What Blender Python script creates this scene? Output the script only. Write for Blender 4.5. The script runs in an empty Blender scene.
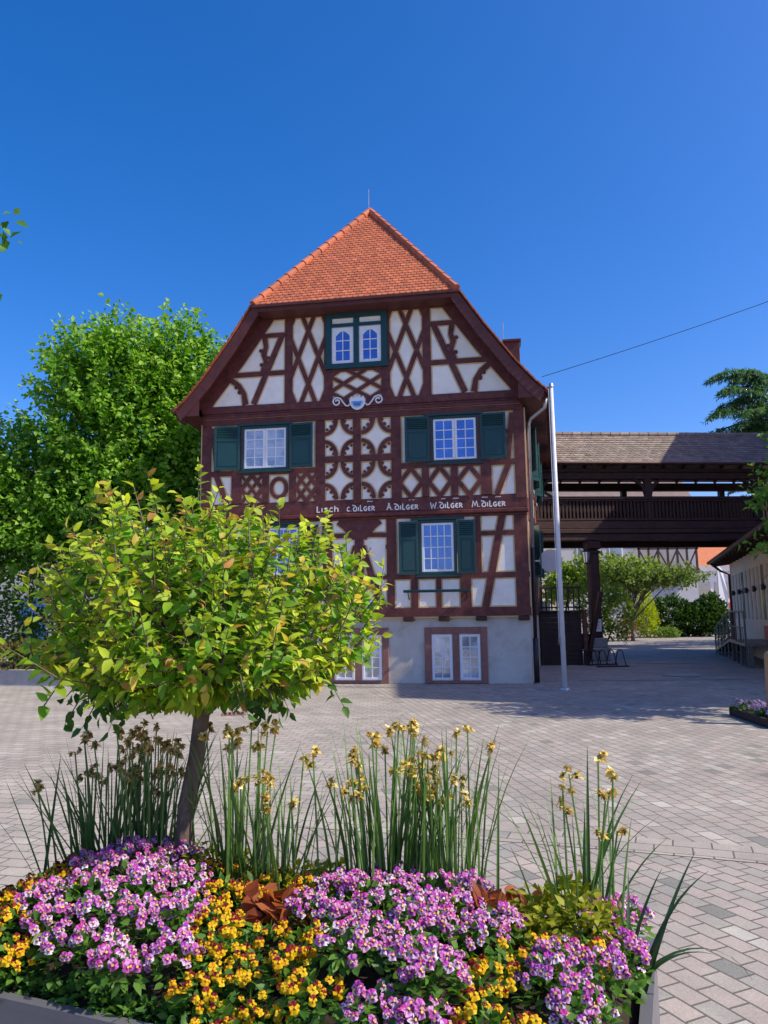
import bpy, math, random
import numpy as np
from mathutils import Vector, Matrix
R = math.radians
rng = np.random.default_rng(11)
random.seed(5)
sc = bpy.context.scene
C = sc.collection

# ------------------------------------------------------------------ camera
cam = bpy.data.cameras.new("camera")
cam.sensor_fit = 'VERTICAL'; cam.sensor_height = 36.0; cam.sensor_width = 27.0
cam.lens = 745.0 / 1024.0 * 36.0
cam.clip_start = 0.05; cam.clip_end = 3000.0
cam_o = bpy.data.objects.new("camera", cam); C.objects.link(cam_o)
cam_o.matrix_world = Matrix.Translation((0, 0, 1.6)) @ Matrix.Rotation(R(98.0), 4, 'X') @ Matrix.Rotation(R(-0.73), 4, 'Z')
sc.camera = cam_o

# ------------------------------------------------------------------ sky and sun
SUN_EL, SUN_AZ = R(43.4), R(107.2)          # azimuth clockwise from +Y
w = bpy.data.worlds.new("World"); sc.world = w; w.use_nodes = True
nt = w.node_tree; nt.nodes.clear()
sky = nt.nodes.new("ShaderNodeTexSky"); sky.sky_type = 'NISHITA'; sky.sun_disc = False
sky.sun_elevation = SUN_EL; sky.sun_rotation = SUN_AZ
sky.altitude = 400; sky.air_density = 1.0; sky.dust_density = 2.0; sky.ozone_density = 4.0
bg = nt.nodes.new("ShaderNodeBackground"); bg.inputs['Strength'].default_value = 0.095
wo = nt.nodes.new("ShaderNodeOutputWorld")
hs = nt.nodes.new('ShaderNodeHueSaturation'); hs.inputs['Saturation'].default_value = 1.37; hs.inputs['Value'].default_value = 1.0
nt.links.new(sky.outputs[0], hs.inputs['Color']); gr = nt.nodes.new('ShaderNodeMix'); gr.data_type = 'RGBA'; gr.blend_type = 'MULTIPLY'; gr.inputs[0].default_value = 1.0; gr.inputs[7].default_value = (0.97, 0.82, 1.0, 1)
nt.links.new(hs.outputs[0], gr.inputs[6]); nt.links.new(gr.outputs[2], bg.inputs[0]); nt.links.new(bg.outputs[0], wo.inputs[0])
sl = bpy.data.lights.new("sun", 'SUN'); sl.energy = 2.55; sl.angle = R(0.5); sl.color = (1.0, 0.90, 0.75)
so = bpy.data.objects.new("sun", sl); C.objects.link(so)
sdir = Vector((math.sin(SUN_AZ) * math.cos(SUN_EL), math.cos(SUN_AZ) * math.cos(SUN_EL), math.sin(SUN_EL)))
so.rotation_euler = sdir.to_track_quat('Z', 'Y').to_euler(); so.location = (30, -10, 40)
sc.view_settings.view_transform = 'Standard'; sc.view_settings.look = 'None'
sc.view_settings.gamma = 1.0; sc.view_settings.use_curve_mapping = False
sc.view_settings.exposure = 1.2
sc.cycles.max_bounces = 8; sc.cycles.transparent_max_bounces = 8

# ------------------------------------------------------------------ materials
class NT:
    def __init__(s, name):
        s.m = bpy.data.materials.new(name); s.m.use_nodes = True; s.t = s.m.node_tree; s.t.nodes.clear()
        s.out = s.n('ShaderNodeOutputMaterial')
    def n(s, ty, **kw):
        x = s.t.nodes.new(ty)
        for k, v in kw.items():
            if k.startswith('i_'):
                key = k[2:]
                key = int(key) if key.isdigit() else key.replace('_', ' ')
                x.inputs[key].default_value = v
            else: setattr(x, k, v)
        return x
    def l(s, a, b): s.t.links.new(a, b)
def c4(c): return (c[0], c[1], c[2], 1.0)
def S(r, g, b):                                  # sRGB 0..255 to linear
    return tuple(((v / 255) / 12.92 if v / 255 <= 0.04045 else ((v / 255 + 0.055) / 1.055) ** 2.4) for v in (r, g, b))

def surf(name, col, rough=0.7, var=0.18, scale=6.0, bump=0.15, bscale=40.0, metal=0.0, spec=0.4, attr=False, streak=None, dirt=None):
    """plain surface with large and small colour variation, dirt and bump"""
    t = NT(name); p = t.n('ShaderNodeBsdfPrincipled', i_Roughness=rough, i_Metallic=metal)
    p.inputs['Specular IOR Level'].default_value = spec
    tc = t.n('ShaderNodeTexCoord'); src = tc.outputs['Object']
    if streak:
        mp = t.n('ShaderNodeMapping'); mp.inputs['Scale'].default_value = streak; t.l(src, mp.inputs[0]); src = mp.outputs[0]
    n1 = t.n('ShaderNodeTexNoise', i_Scale=scale, i_Detail=6.0, i_Roughness=0.65); t.l(src, n1.inputs['Vector'])
    mr = t.n('ShaderNodeMapRange', i_1=0.3, i_2=0.7, i_3=1.0 - var, i_4=1.0 + var); t.l(n1.outputs['Fac'], mr.inputs[0])
    mx = t.n('ShaderNodeMix', data_type='RGBA', blend_type='MULTIPLY'); mx.inputs['Factor'].default_value = 1.0
    if attr:
        a = t.n('ShaderNodeVertexColor', layer_name='col')
        m0 = t.n('ShaderNodeMix', data_type='RGBA', blend_type='MULTIPLY'); m0.inputs['Factor'].default_value = 1.0
        m0.inputs[6].default_value = c4(col); t.l(a.outputs['Color'], m0.inputs[7]); t.l(m0.outputs[2], mx.inputs[6])
    else: mx.inputs[6].default_value = c4(col)
    cc = t.n('ShaderNodeCombineColor')
    for i in range(3): t.l(mr.outputs[0], cc.inputs[i])
    t.l(cc.outputs[0], mx.inputs[7]); last = mx.outputs[2]
    if dirt:
        n3 = t.n('ShaderNodeTexNoise', i_Scale=dirt[1], i_Detail=8.0, i_Roughness=0.7); t.l(tc.outputs['Object'], n3.inputs['Vector'])
        m3 = t.n('ShaderNodeMapRange', i_1=0.5, i_2=0.72, i_3=0.0, i_4=dirt[2]); t.l(n3.outputs['Fac'], m3.inputs[0])
        x3 = t.n('ShaderNodeMix', data_type='RGBA'); t.l(m3.outputs[0], x3.inputs[0]); t.l(last, x3.inputs[6]); x3.inputs[7].default_value = c4(dirt[0]); last = x3.outputs[2]
    t.l(last, p.inputs['Base Color'])
    if bump:
        n2 = t.n('ShaderNodeTexNoise', i_Scale=bscale, i_Detail=4.0); t.l(src, n2.inputs['Vector'])
        b = t.n('ShaderNodeBump', i_Strength=bump, i_Distance=0.01); t.l(n2.outputs['Fac'], b.inputs['Height']); t.l(b.outputs[0], p.inputs['Normal'])
    t.l(p.outputs[0], t.out.inputs[0]); return t.m

def leafmat(name, trans=0.38, rough=0.5, tint=(1.25, 1.3, 0.55), spec=0.3):
    t = NT(name); a = t.n('ShaderNodeVertexColor', layer_name='col')
    p = t.n('ShaderNodeBsdfPrincipled', i_Roughness=rough); p.inputs['Specular IOR Level'].default_value = spec
    t.l(a.outputs['Color'], p.inputs['Base Color'])
    mx = t.n('ShaderNodeMix', data_type='RGBA', blend_type='MULTIPLY'); mx.inputs['Factor'].default_value = 1.0
    t.l(a.outputs['Color'], mx.inputs[6]); mx.inputs[7].default_value = c4(tint)
    tr = t.n('ShaderNodeBsdfTranslucent'); t.l(mx.outputs[2], tr.inputs['Color'])
    ms = t.n('ShaderNodeMixShader', i_Fac=trans); t.l(p.outputs[0], ms.inputs[1]); t.l(tr.outputs[0], ms.inputs[2])
    t.l(ms.outputs[0], t.out.inputs[0]); return t.m

def paving(name, rot, bw, rh, stops, offset=0.5, wob=0.0):
    t = NT(name); p = t.n('ShaderNodeBsdfPrincipled', i_Roughness=0.82); p.inputs['Specular IOR Level'].default_value = 0.3
    tc = t.n('ShaderNodeTexCoord'); mp = t.n('ShaderNodeMapping'); mp.inputs['Rotation'].default_value = (0, 0, rot); t.l(tc.outputs['Object'], mp.inputs[0])
    nz = t.n('ShaderNodeTexNoise', i_Scale=3.0, i_Detail=2.0); t.l(mp.outputs[0], nz.inputs['Vector'])
    va = t.n('ShaderNodeVectorMath', operation='MULTIPLY_ADD'); va.inputs[1].default_value = (0.012, 0.012, 0); t.l(nz.outputs['Color'], va.inputs[0]); t.l(mp.outputs[0], va.inputs[2])
    b = t.n('ShaderNodeTexBrick'); b.offset = offset; b.squash = 1.0
    for k, v in (('Scale', 1.0), ('Mortar Size', 0.0065), ('Mortar Smooth', 0.25), ('Bias', 0.0), ('Brick Width', bw), ('Row Height', rh)): b.inputs[k].default_value = v
    b.inputs['Color1'].default_value = (0, 0, 0, 1); b.inputs['Color2'].default_value = (1, 1, 1, 1); b.inputs['Mortar'].default_value = (.5, .5, .5, 1)
    t.l(va.outputs[0], b.inputs['Vector'])
    r = t.n('ShaderNodeValToRGB'); r.color_ramp.interpolation = 'CONSTANT'
    els = r.color_ramp.elements
    while len(els) < len(stops): els.new(0.5)
    for e, (pos, col) in zip(els, stops): e.position = pos; e.color = c4(col)
    t.l(b.outputs['Color'], r.inputs[0])
    n1 = t.n('ShaderNodeTexNoise', i_Scale=1.1, i_Detail=7.0, i_Roughness=0.7); t.l(tc.outputs['Object'], n1.inputs['Vector'])
    n2 = t.n('ShaderNodeTexNoise', i_Scale=90.0, i_Detail=3.0, i_Roughness=0.7); t.l(tc.outputs['Object'], n2.inputs['Vector'])
    m1 = t.n('ShaderNodeMapRange', i_1=0.28, i_2=0.72, i_3=0.72, i_4=1.2); t.l(n1.outputs['Fac'], m1.inputs[0])
    m2 = t.n('ShaderNodeMapRange', i_1=0.25, i_2=0.75, i_3=0.78, i_4=1.2); t.l(n2.outputs['Fac'], m2.inputs[0])
    mm = t.n('ShaderNodeMath', operation='MULTIPLY'); t.l(m1.outputs[0], mm.inputs[0]); t.l(m2.outputs[0], mm.inputs[1])
    x = t.n('ShaderNodeVectorMath', operation='SCALE'); t.l(r.outputs[0], x.inputs[0]); t.l(mm.outputs[0], x.inputs['Scale'])
    jm = t.n('ShaderNodeMix', data_type='RGBA'); t.l(b.outputs['Fac'], jm.inputs[0]); t.l(x.outputs[0], jm.inputs[6]); jm.inputs[7].default_value = (0.125, 0.115, 0.10, 1)
    t.l(jm.outputs[2], p.inputs['Base Color'])
    inv = t.n('ShaderNodeMath', operation='MULTIPLY_ADD'); inv.inputs[1].default_value = -1.0; t.l(b.outputs['Fac'], inv.inputs[0])
    sc_ = t.n('ShaderNodeMath', operation='MULTIPLY'); sc_.inputs[1].default_value = 0.35; t.l(n2.outputs['Fac'], sc_.inputs[0]); t.l(sc_.outputs[0], inv.inputs[2])
    bu = t.n('ShaderNodeBump', i_Strength=0.5, i_Distance=0.008); t.l(inv.outputs[0], bu.inputs['Height']); t.l(bu.outputs[0], p.inputs['Normal'])
    t.l(p.outputs[0], t.out.inputs[0]); return t.m

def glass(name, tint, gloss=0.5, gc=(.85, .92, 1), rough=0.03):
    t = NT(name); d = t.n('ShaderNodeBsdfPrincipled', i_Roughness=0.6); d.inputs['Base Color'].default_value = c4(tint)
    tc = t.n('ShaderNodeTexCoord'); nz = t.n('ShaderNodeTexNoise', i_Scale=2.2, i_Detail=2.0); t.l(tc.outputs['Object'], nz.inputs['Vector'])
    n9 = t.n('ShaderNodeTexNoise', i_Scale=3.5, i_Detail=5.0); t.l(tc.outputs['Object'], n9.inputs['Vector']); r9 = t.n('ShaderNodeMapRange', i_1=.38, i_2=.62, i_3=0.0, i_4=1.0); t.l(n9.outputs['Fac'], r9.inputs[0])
    m9 = t.n('ShaderNodeMix', data_type='RGBA'); t.l(r9.outputs[0], m9.inputs[0]); m9.inputs[6].default_value = c4(tuple(x * .45 for x in tint)); m9.inputs[7].default_value = c4(tuple(min(1, x * 1.25) for x in tint)); t.l(m9.outputs[2], d.inputs['Base Color'])  # noise patches paint uneven dark reflections into the pane colour
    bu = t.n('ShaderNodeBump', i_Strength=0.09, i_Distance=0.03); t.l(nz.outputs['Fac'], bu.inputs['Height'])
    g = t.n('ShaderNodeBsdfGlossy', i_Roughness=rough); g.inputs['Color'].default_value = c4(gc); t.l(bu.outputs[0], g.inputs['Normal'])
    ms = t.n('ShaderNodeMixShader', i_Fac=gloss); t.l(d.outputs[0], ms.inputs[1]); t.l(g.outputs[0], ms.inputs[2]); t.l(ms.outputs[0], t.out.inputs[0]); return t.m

M = {}
M['timber'] = surf('oxblood_timber', (0.11, 0.027, 0.023), 0.6, 0.42, 5, 0.3, 60, streak=(1, 1, 1), dirt=((0.19, 0.08, 0.065), 7, 0.55))
M['timber_dark'] = surf('dark_brown_timber', (0.045, 0.016, 0.013), 0.65, 0.3, 5, 0.3, 50)
M['soffit'] = surf('brown_soffit_boards', (0.10, 0.028, 0.024), 0.6, 0.25, 5, 0.2, 40)
M['infill'] = surf('lime_plaster', (0.90, 0.85, 0.75), 0.9, 0.08, 3, 0.25, 25, dirt=((0.60, 0.52, 0.40), 1.7, 0.3))
M['line'] = surf('ochre_edge_line', (0.68, 0.50, 0.26), 0.9, 0.1, 6, 0.1, 25)
M['plinth'] = surf('grey_render', (0.52, 0.50, 0.45), 0.92, 0.1, 2.5, 0.5, 60, dirt=((0.33, 0.30, 0.26), 2.1, 0.8))
M['sand'] = surf('red_sandstone', (0.27, 0.125, 0.10), 0.85, 0.2, 9, 0.3, 70)
M['green'] = surf('bottle_green_paint', (0.008, 0.05, 0.05), 0.4, 0.16, 7, 0.1, 40, spec=0.5)
M['white'] = surf('white_paint', (0.78, 0.79, 0.80), 0.45, 0.05, 8, 0.05, 30)
M['letter'] = surf('lettering_paint', (0.8, 0.78, 0.74), 0.7, 0.06, 20, 0)
M['tile'] = surf('orange_clay_tile', (0.48, 0.14, 0.062), 0.75, 0.14, 14, 0.25, 90, attr=True, dirt=((0.20, 0.09, 0.06), 5, 0.5))
M['oldtile'] = surf('weathered_brown_tile', (0.27, 0.23, 0.19), 0.85, 0.18, 8, 0.3, 70, attr=True, dirt=((0.12, 0.11, 0.085), 3, 0.6))
M['glass'] = glass('window_glass', (0.035, 0.085, 0.30), 0.34, (.3, .5, 1.0))  # sky reflection painted in as a blue base and gloss tint
M['glass_beige'] = glass('beige_reflection_glass', (0.42, 0.36, 0.33), 0.3)  # beige tint paints the reflection of a sunlit building
M['glass_lace'] = glass('lace_curtain_glass', (0.5, 0.53, 0.56), 0.22)
M['zinc'] = surf('zinc', (0.45, 0.45, 0.46), 0.45, 0.15, 8, 0.05, 30, metal=0.6)
M['black'] = surf('black_iron', (0.018, 0.018, 0.02), 0.5, 0.2, 10, 0.1, 40)
M['railsteel'] = surf('grey_steel', (0.12, 0.125, 0.13), 0.4, 0.2, 10, 0.05, 40, metal=0.6)
M['copper'] = surf('brown_copper', (0.075, 0.03, 0.024), 0.5, 0.25, 6, 0.1, 20, metal=0.3)
M['polewhite'] = surf('white_pole_paint', (0.66, 0.67, 0.69), 0.4, 0.06, 4, 0.03, 30, dirt=((0.4, 0.4, 0.38), 2.5, 0.4))
M['bridgewood'] = surf('stained_bridge_timber', (0.05, 0.022, 0.018), 0.65, 0.35, 4, 0.3, 40)
M['stairwood'] = surf('stair_boards', (0.035, 0.018, 0.015), 0.7, 0.3, 4, 0.3, 40)
M['stone'] = surf('grey_stone', (0.3, 0.29, 0.27), 0.9, 0.2, 5, 0.4, 30, dirt=((0.15, 0.15, 0.13), 2, 0.5))
M['planter'] = surf('graphite_planter_metal', (0.17, 0.17, 0.185), 0.42, 0.08, 5, 0.05, 60, metal=0.35)
M['soil'] = surf('potting_soil', (0.03, 0.02, 0.014), 0.95, 0.4, 12, 0.8, 40)
M['bark'] = surf('tree_bark', (0.13, 0.095, 0.07), 0.9, 0.35, 14, 0.8, 50, streak=(1, 1, .35), dirt=((0.22, 0.18, 0.145), 18, 0.6))
M['bark_dark'] = surf('dark_bark', (0.05, 0.04, 0.03), 0.9, 0.3, 8, 0.6, 30)
M['leaf'] = leafmat('leaf', 0.45)
M['needle'] = leafmat('needle', 0.3)
M['petal'] = leafmat('petal', 0.3, 0.6, (1.1, 1.0, 1.0), 0.2)
M['blade'] = leafmat('blade', 0.25, 0.4, (1.2, 1.25, 0.5), 0.45)
M['cream'] = surf('cream_render', (0.76, 0.62, 0.46), 0.9, 0.08, 2, 0.2, 30)
M['creamslat'] = surf('cream_board', (0.56, 0.48, 0.38), 0.8, 0.12, 4, 0.1, 30)
M['wood'] = surf('round_pine_post', (0.36, 0.22, 0.11), 0.8, 0.25, 7, 0.3, 30, streak=(1, 1, .2))
M['greywall'] = surf('pale_grey_render', (0.42, 0.43, 0.46), 0.9, 0.08, 1, 0.1, 10)
M['yellowwall'] = surf('pale_yellow_render', (0.62, 0.55, 0.38), 0.9, 0.08, 1, 0.1, 10)
M['whitewall'] = surf('white_render', (0.7, 0.71, 0.72), 0.9, 0.06, 1, 0.1, 10)
M['redroof'] = surf('distant_orange_roof', (0.5, 0.17, 0.075), 0.85, 0.15, 2, 0.1, 8)
M['brownroof'] = surf('distant_brown_roof', (0.2, 0.15, 0.13), 0.85, 0.15, 2, 0.1, 8)
M['redpaint'] = surf('red_paint', (0.5, 0.06, 0.04), 0.5, 0.1, 3, 0)
M['bluepaint'] = surf('blue_paint', (0.06, 0.16, 0.5), 0.5, 0.15, 5, 0)
M['darkglass'] = glass('dark_glass', (0.02, 0.025, 0.03), 0.3)
M['carwhite'] = surf('white_car_paint', (0.75, 0.76, 0.77), 0.25, 0.03, 3, 0)
M['rubber'] = surf('rubber', (0.015, 0.015, 0.015), 0.8, 0.2, 10, 0)
M['paper'] = surf('white_notice', (0.75, 0.75, 0.73), 0.6, 0.05, 10, 0)
M['emblem'] = surf('pale_blue_paint', (0.28, 0.52, 0.72), 0.55, 0.1, 20, 0.05, 40)
M['concrete'] = surf('kerb_concrete', (0.33, 0.32, 0.31), 0.9, 0.15, 4, 0.4, 40)

# ------------------------------------------------------------------ mesh builder
class MB:
    def __init__(s): s.v = []; s.f = []; s.c = []
    def add(s, vs, fs, col=(1, 1, 1)):
        o = len(s.v); s.v += [tuple(v) for v in vs]; s.f += [tuple(i + o for i in f) for f in fs]; s.c += [col] * len(vs)
    def box(s, x0, x1, y0, y1, z0, z1, col=(1, 1, 1), bev=0.0):
        b = bev
        if b <= 0:
            vs = [(x, y, z) for z in (z0, z1) for y in (y0, y1) for x in (x0, x1)]
            s.add(vs, [(0, 2, 3, 1), (4, 5, 7, 6), (0, 1, 5, 4), (2, 6, 7, 3), (0, 4, 6, 2), (1, 3, 7, 5)], col); return
        vs = []; idx = {}
        for ix, x in enumerate((x0, x1)):
            for iy, y in enumerate((y0, y1)):
                for iz, z in enumerate((z0, z1)):
                    sx, sy, sz = (1 if i == 0 else -1 for i in (ix, iy, iz))
                    for ax in range(3):
                        p = [x + sx * b, y + sy * b, z + sz * b]
                        p[ax] = (x, y, z)[ax]
                        idx[(ix, iy, iz, ax)] = len(vs); vs.append(p)
        fs = []
        for i in (0, 1):
            q = [(i, 0, 0), (i, 1, 0), (i, 1, 1), (i, 0, 1)]; f = [idx[k + (0,)] for k in q]; fs.append(f if i else f[::-1])
            q = [(0, i, 0), (1, i, 0), (1, i, 1), (0, i, 1)]; f = [idx[k + (1,)] for k in q]; fs.append(f[::-1] if i else f)
            q = [(0, 0, i), (1, 0, i), (1, 1, i), (0, 1, i)]; f = [idx[k + (2,)] for k in q]; fs.append(f if i else f[::-1])
        for a in range(3):
            o1, o2 = [k for k in range(3) if k != a]
            for i in (0, 1):
                for j in (0, 1):
                    def key(t, ax):
                        k = [0, 0, 0]; k[a] = t; k[o1] = i; k[o2] = j; return idx[(k[0], k[1], k[2], ax)]
                    fs.append([key(0, o1), key(1, o1), key(1, o2), key(0, o2)])
        for ix in (0, 1):
            for iy in (0, 1):
                for iz in (0, 1): fs.append([idx[(ix, iy, iz, k)] for k in range(3)])
        s.add(vs, fs, col)
    def bar(s, p0, p1, w, h, up=(0, 0, 1), col=(1, 1, 1)):
        p0, p1 = Vector(p0), Vector(p1); d = (p1 - p0).normalized(); u = Vector(up)
        if abs(d.dot(u)) > 0.98: u = Vector((0, 1, 0)) if abs(d.y) < .9 else Vector((1, 0, 0))
        a = d.cross(u).normalized() * w / 2; b = a.cross(d).normalized() * h / 2
        vs = [p + sx * a + sy * b for p in (p0, p1) for sx, sy in ((-1, -1), (1, -1), (1, 1), (-1, 1))]
        s.add(vs, [(3, 2, 1, 0), (4, 5, 6, 7), (0, 1, 5, 4), (1, 2, 6, 5), (2, 3, 7, 6), (3, 0, 4, 7)], col)
    def tube(s, pts, rad, n=8, cap=True, col=(1, 1, 1), jit=0.0):
        pts = [Vector(p) for p in pts]; m = len(pts)
        rad = [rad] * m if not hasattr(rad, '__len__') else list(rad)
        ref = None; vs = []
        for i, p in enumerate(pts):
            d = (pts[min(i + 1, m - 1)] - pts[max(i - 1, 0)]).normalized()
            if ref is None: ref = Vector((0, 0, 1)) if abs(d.z) < .9 else Vector((1, 0, 0))
            a = d.cross(ref).normalized(); ref = a.cross(d).normalized()
            for k in range(n):
                t = 2 * math.pi * k / n; rr = rad[i] * (1 + jit * random.uniform(-1, 1))
                vs.append(p + a * math.cos(t) * rr + ref * math.sin(t) * rr)
        fs = [(i * n + k, i * n + (k + 1) % n, (i + 1) * n + (k + 1) % n, (i + 1) * n + k) for i in range(m - 1) for k in range(n)]
        if cap: fs += [tuple(range(n))[::-1], tuple((m - 1) * n + k for k in range(n))]
        s.add(vs, fs, col)
    def strip(s, pts, w, y, th, closed=False, col=(1, 1, 1)):
        """a flat ribbon along (x,z) points, back face at y, front at y-th"""
        P = [np.array(p, float) for p in pts]; m = len(P); L = []; Rr = []
        for i in range(m):
            if closed: a, b = P[(i - 1) % m], P[(i + 1) % m]; d0 = P[i] - a; d1 = b - P[i]
            else:
                d0 = P[i] - P[i - 1] if i > 0 else P[1] - P[0]; d1 = P[i + 1] - P[i] if i < m - 1 else P[i] - P[i - 1]
            d0 = d0 / (np.linalg.norm(d0) + 1e-9); d1 = d1 / (np.linalg.norm(d1) + 1e-9)
            t = d0 + d1; t = t / (np.linalg.norm(t) + 1e-9); nrm = np.array([-t[1], t[0]])
            k = 1 / max(.5, abs(float(np.dot(nrm, np.array([-d0[1], d0[0]])))))
            ww = w[i] if hasattr(w, '__len__') else w
            L.append(P[i] + nrm * ww / 2 * k); Rr.append(P[i] - nrm * ww / 2 * k)
        vs = []
        for i in range(m):
            for q in (L[i], Rr[i]): vs += [(q[0], y - th, q[1]), (q[0], y, q[1])]
        fs = []; rngi = range(m if closed else m - 1)
        for i in rngi:
            a = i * 4; b = ((i + 1) % m) * 4
            fs += [(a, b, b + 2, a + 2), (a, a + 1, b + 1, b), (a + 2, b + 2, b + 3, a + 3)]
        if not closed: fs += [(0, 2, 3, 1), ((m - 1) * 4, (m - 1) * 4 + 1, (m - 1) * 4 + 3, (m - 1) * 4 + 2)]
        s.add(vs, fs, col)
    def poly(s, pts, y, th, col=(1, 1, 1)):
        """extruded (x,z) polygon: front at y-th, back at y"""
        m = len(pts); vs = [(p[0], y - th, p[1]) for p in pts] + [(p[0], y, p[1]) for p in pts]
        fs = [tuple(range(m)), tuple(range(m, 2 * m))[::-1]] + [(i, m + i, m + (i + 1) % m, (i + 1) % m) for i in range(m)]
        s.add(vs, fs, col)
    def build(s, name, mt, parent=None, smooth=False, color=False, loc=None, rz=None):
        me = bpy.data.meshes.new(name); me.from_pydata(s.v, [], s.f); me.update()
        if color:
            a = me.color_attributes.new('col', 'FLOAT_COLOR', 'POINT')
            arr = np.ones((len(s.v), 4), np.float32); arr[:, :3] = np.array(s.c, np.float32); a.data.foreach_set('color', arr.ravel())
        if smooth: me.polygons.foreach_set('use_smooth', [True] * len(me.polygons))
        me.materials.append(mt)
        import bmesh
        bm = bmesh.new(); bm.from_mesh(me); bmesh.ops.recalc_face_normals(bm, faces=bm.faces); bm.to_mesh(me); bm.free()
        o = bpy.data.objects.new(name, me); C.objects.link(o)
        if parent: o.parent = parent
        if loc is not None: o.location = loc
        if rz is not None: o.rotation_euler = (0, 0, rz)
        return o

def thing(name, label, cat, loc=(0, 0, 0), rz=0.0, group=None):
    o = bpy.data.objects.new(name, None); C.objects.link(o); o.location = loc; o.rotation_euler = (0, 0, rz)
    o.empty_display_size = 0.2; return tag(o, label, cat, group)
def tag(o, label, cat, group=None, kind=None):
    if label: o['label'] = label
    if cat: o['category'] = cat
    if group: o['group'] = group
    if kind: o['kind'] = kind
    return o
def structure(o, label, cat): return tag(o, label, cat, None, 'structure')
def copy_of(o, parent, loc=None, rot=None, scale=None):
    c = o.copy(); C.objects.link(c); c.parent = parent
    if loc is not None: c.location = loc
    if rot is not None: c.rotation_euler = rot
    if scale is not None: c.scale = scale
    return c

# ------------------------------------------------------------------ leaves
def unit(a): return a / (np.linalg.norm(a, axis=-1, keepdims=True) + 1e-9)
def leaves(name, P, D, Nn, L, W, col, mt, parent=None, fine=False, droop=0.15, fold=0.25, loc=None):
    """many folded leaf faces as one mesh; P base points, D directions, Nn rough normals"""
    P = np.asarray(P, float); n = len(P); D = unit(np.asarray(D, float)); S_ = unit(np.cross(D, Nn)); U = np.cross(S_, D)
    L = np.broadcast_to(L, n)[:, None].astype(float); W = np.broadcast_to(W, n)[:, None].astype(float)
    if fine:
        def q(t, sgn, k): return P + D * L * t + S_ * W * .5 * k * sgn + U * (fold * W * .5 * k * abs(sgn)) - U * L * droop * t * t
        V = np.stack([q(0, 0, 0), q(.28, 1, .95), q(.62, 1, .8), q(1, 0, 0), q(.62, -1, .8), q(.28, -1, .95), q(.28, 0, 0), q(.62, 0, 0)], 1)
        tri = [(0, 1, 6), (2, 3, 7), (0, 6, 5), (7, 3, 4)]; qd = [(1, 2, 7, 6), (6, 7, 4, 5)]; k = 8
    else:
        V = np.stack([P, P + D * L * .45 + S_ * W * .5 + U * fold * W * .5, P + D * L - U * L * droop, P + D * L * .45 - S_ * W * .5 + U * fold * W * .5], 1)
        tri = [(0, 1, 2), (0, 2, 3)]; qd = []; k = 4
    base = (np.arange(n) * k)[:, None]
    ft = [np.array(t)[None] + base for t in tri]; fq = [np.array(t)[None] + base for t in qd]
    me = bpy.data.meshes.new(name); me.vertices.add(n * k); me.vertices.foreach_set('co', V.reshape(-1).astype(np.float32))
    tl = np.concatenate(ft, 0).reshape(-1) if ft else np.zeros(0, int); ql = np.concatenate(fq, 0).reshape(-1) if fq else np.zeros(0, int)
    nt_, nq = len(tl) // 3, len(ql) // 4
    me.loops.add(len(tl) + len(ql)); me.loops.foreach_set('vertex_index', np.concatenate([tl, ql]).astype(np.int32))
    me.polygons.add(nt_ + nq); me.polygons.foreach_set('loop_start', np.concatenate([np.arange(nt_) * 3, nt_ * 3 + np.arange(nq) * 4]).astype(np.int32))
    me.update(calc_edges=True); me.validate()
    if fine: me.polygons.foreach_set('use_smooth', [True] * len(me.polygons))
    a = me.color_attributes.new('col', 'FLOAT_COLOR', 'POINT')
    col = np.broadcast_to(np.asarray(col, float), (n, 3)); arr = np.ones((n, k, 4), np.float32); arr[:, :, :3] = col[:, None, :]
    a.data.foreach_set('color', arr.ravel()); me.materials.append(mt)
    o = bpy.data.objects.new(name, me); C.objects.link(o)
    if parent: o.parent = parent
    if loc is not None: o.location = loc
    return o
def rdir(n): return unit(rng.normal(size=(n, 3)))
def lerpc(a, b, t): a = np.array(a); b = np.array(b); return a[None] * (1 - t[:, None]) + b[None] * t[:, None]

# ================================================================== GROUND
def sheet(name, pts, z, mt, label, cat):
    mb = MB(); mb.add([(x, y, z) for x, y in pts], [tuple(range(len(pts)))]); return structure(mb.build(name, mt), label, cat)
PV = [(0.0, (0.326, 0.302, 0.255)), (.16, (0.347, 0.305, 0.258)), (.42, (0.315, 0.295, 0.251)), (.58, (0.362, 0.318, 0.269)), (.74, (0.392, 0.367, 0.309)), (.86, (0.337, 0.307, 0.262)), (.955, (0.218, 0.217, 0.186)), (.975, (0.423, 0.408, 0.345))]
PL = [(0.0, (0.352, 0.326, 0.272)), (.2, (0.370, 0.335, 0.282)), (.5, (0.344, 0.316, 0.265)), (.75, (0.392, 0.361, 0.304)), (.95, (0.287, 0.277, 0.238)), (.975, (0.416, 0.401, 0.339))]
PA = [(0.0, (0.313, 0.298, 0.254)), (.25, (0.353, 0.309, 0.264)), (.5, (0.325, 0.296, 0.252)), (.64, (0.373, 0.325, 0.276)), (.82, (0.292, 0.284, 0.245)), (.89, (0.204, 0.206, 0.178)), (.935, (0.423, 0.408, 0.345)), (.955, (0.344, 0.316, 0.267))]
m_b = paving('paving_block_main', R(80), .2, .135, PV); m_l = paving('paving_block_left', R(13), .225, .15, PL)
m_a = paving('paving_block_near', R(66), .168, .118, PA); m_band = paving('paving_block_band', R(20), .25, .165, PL); m_g = paving('paving_far', R(8), .3, .2, PV)
sheet('ground', [(-600, -600), (600, -600), (600, 900), (-600, 900)], -0.012, surf('dry_ground', (.2, .19, .15), .95, .2, .3, .2, 5), 'flat ground reaching out to the horizon beyond the square', 'ground')
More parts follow.
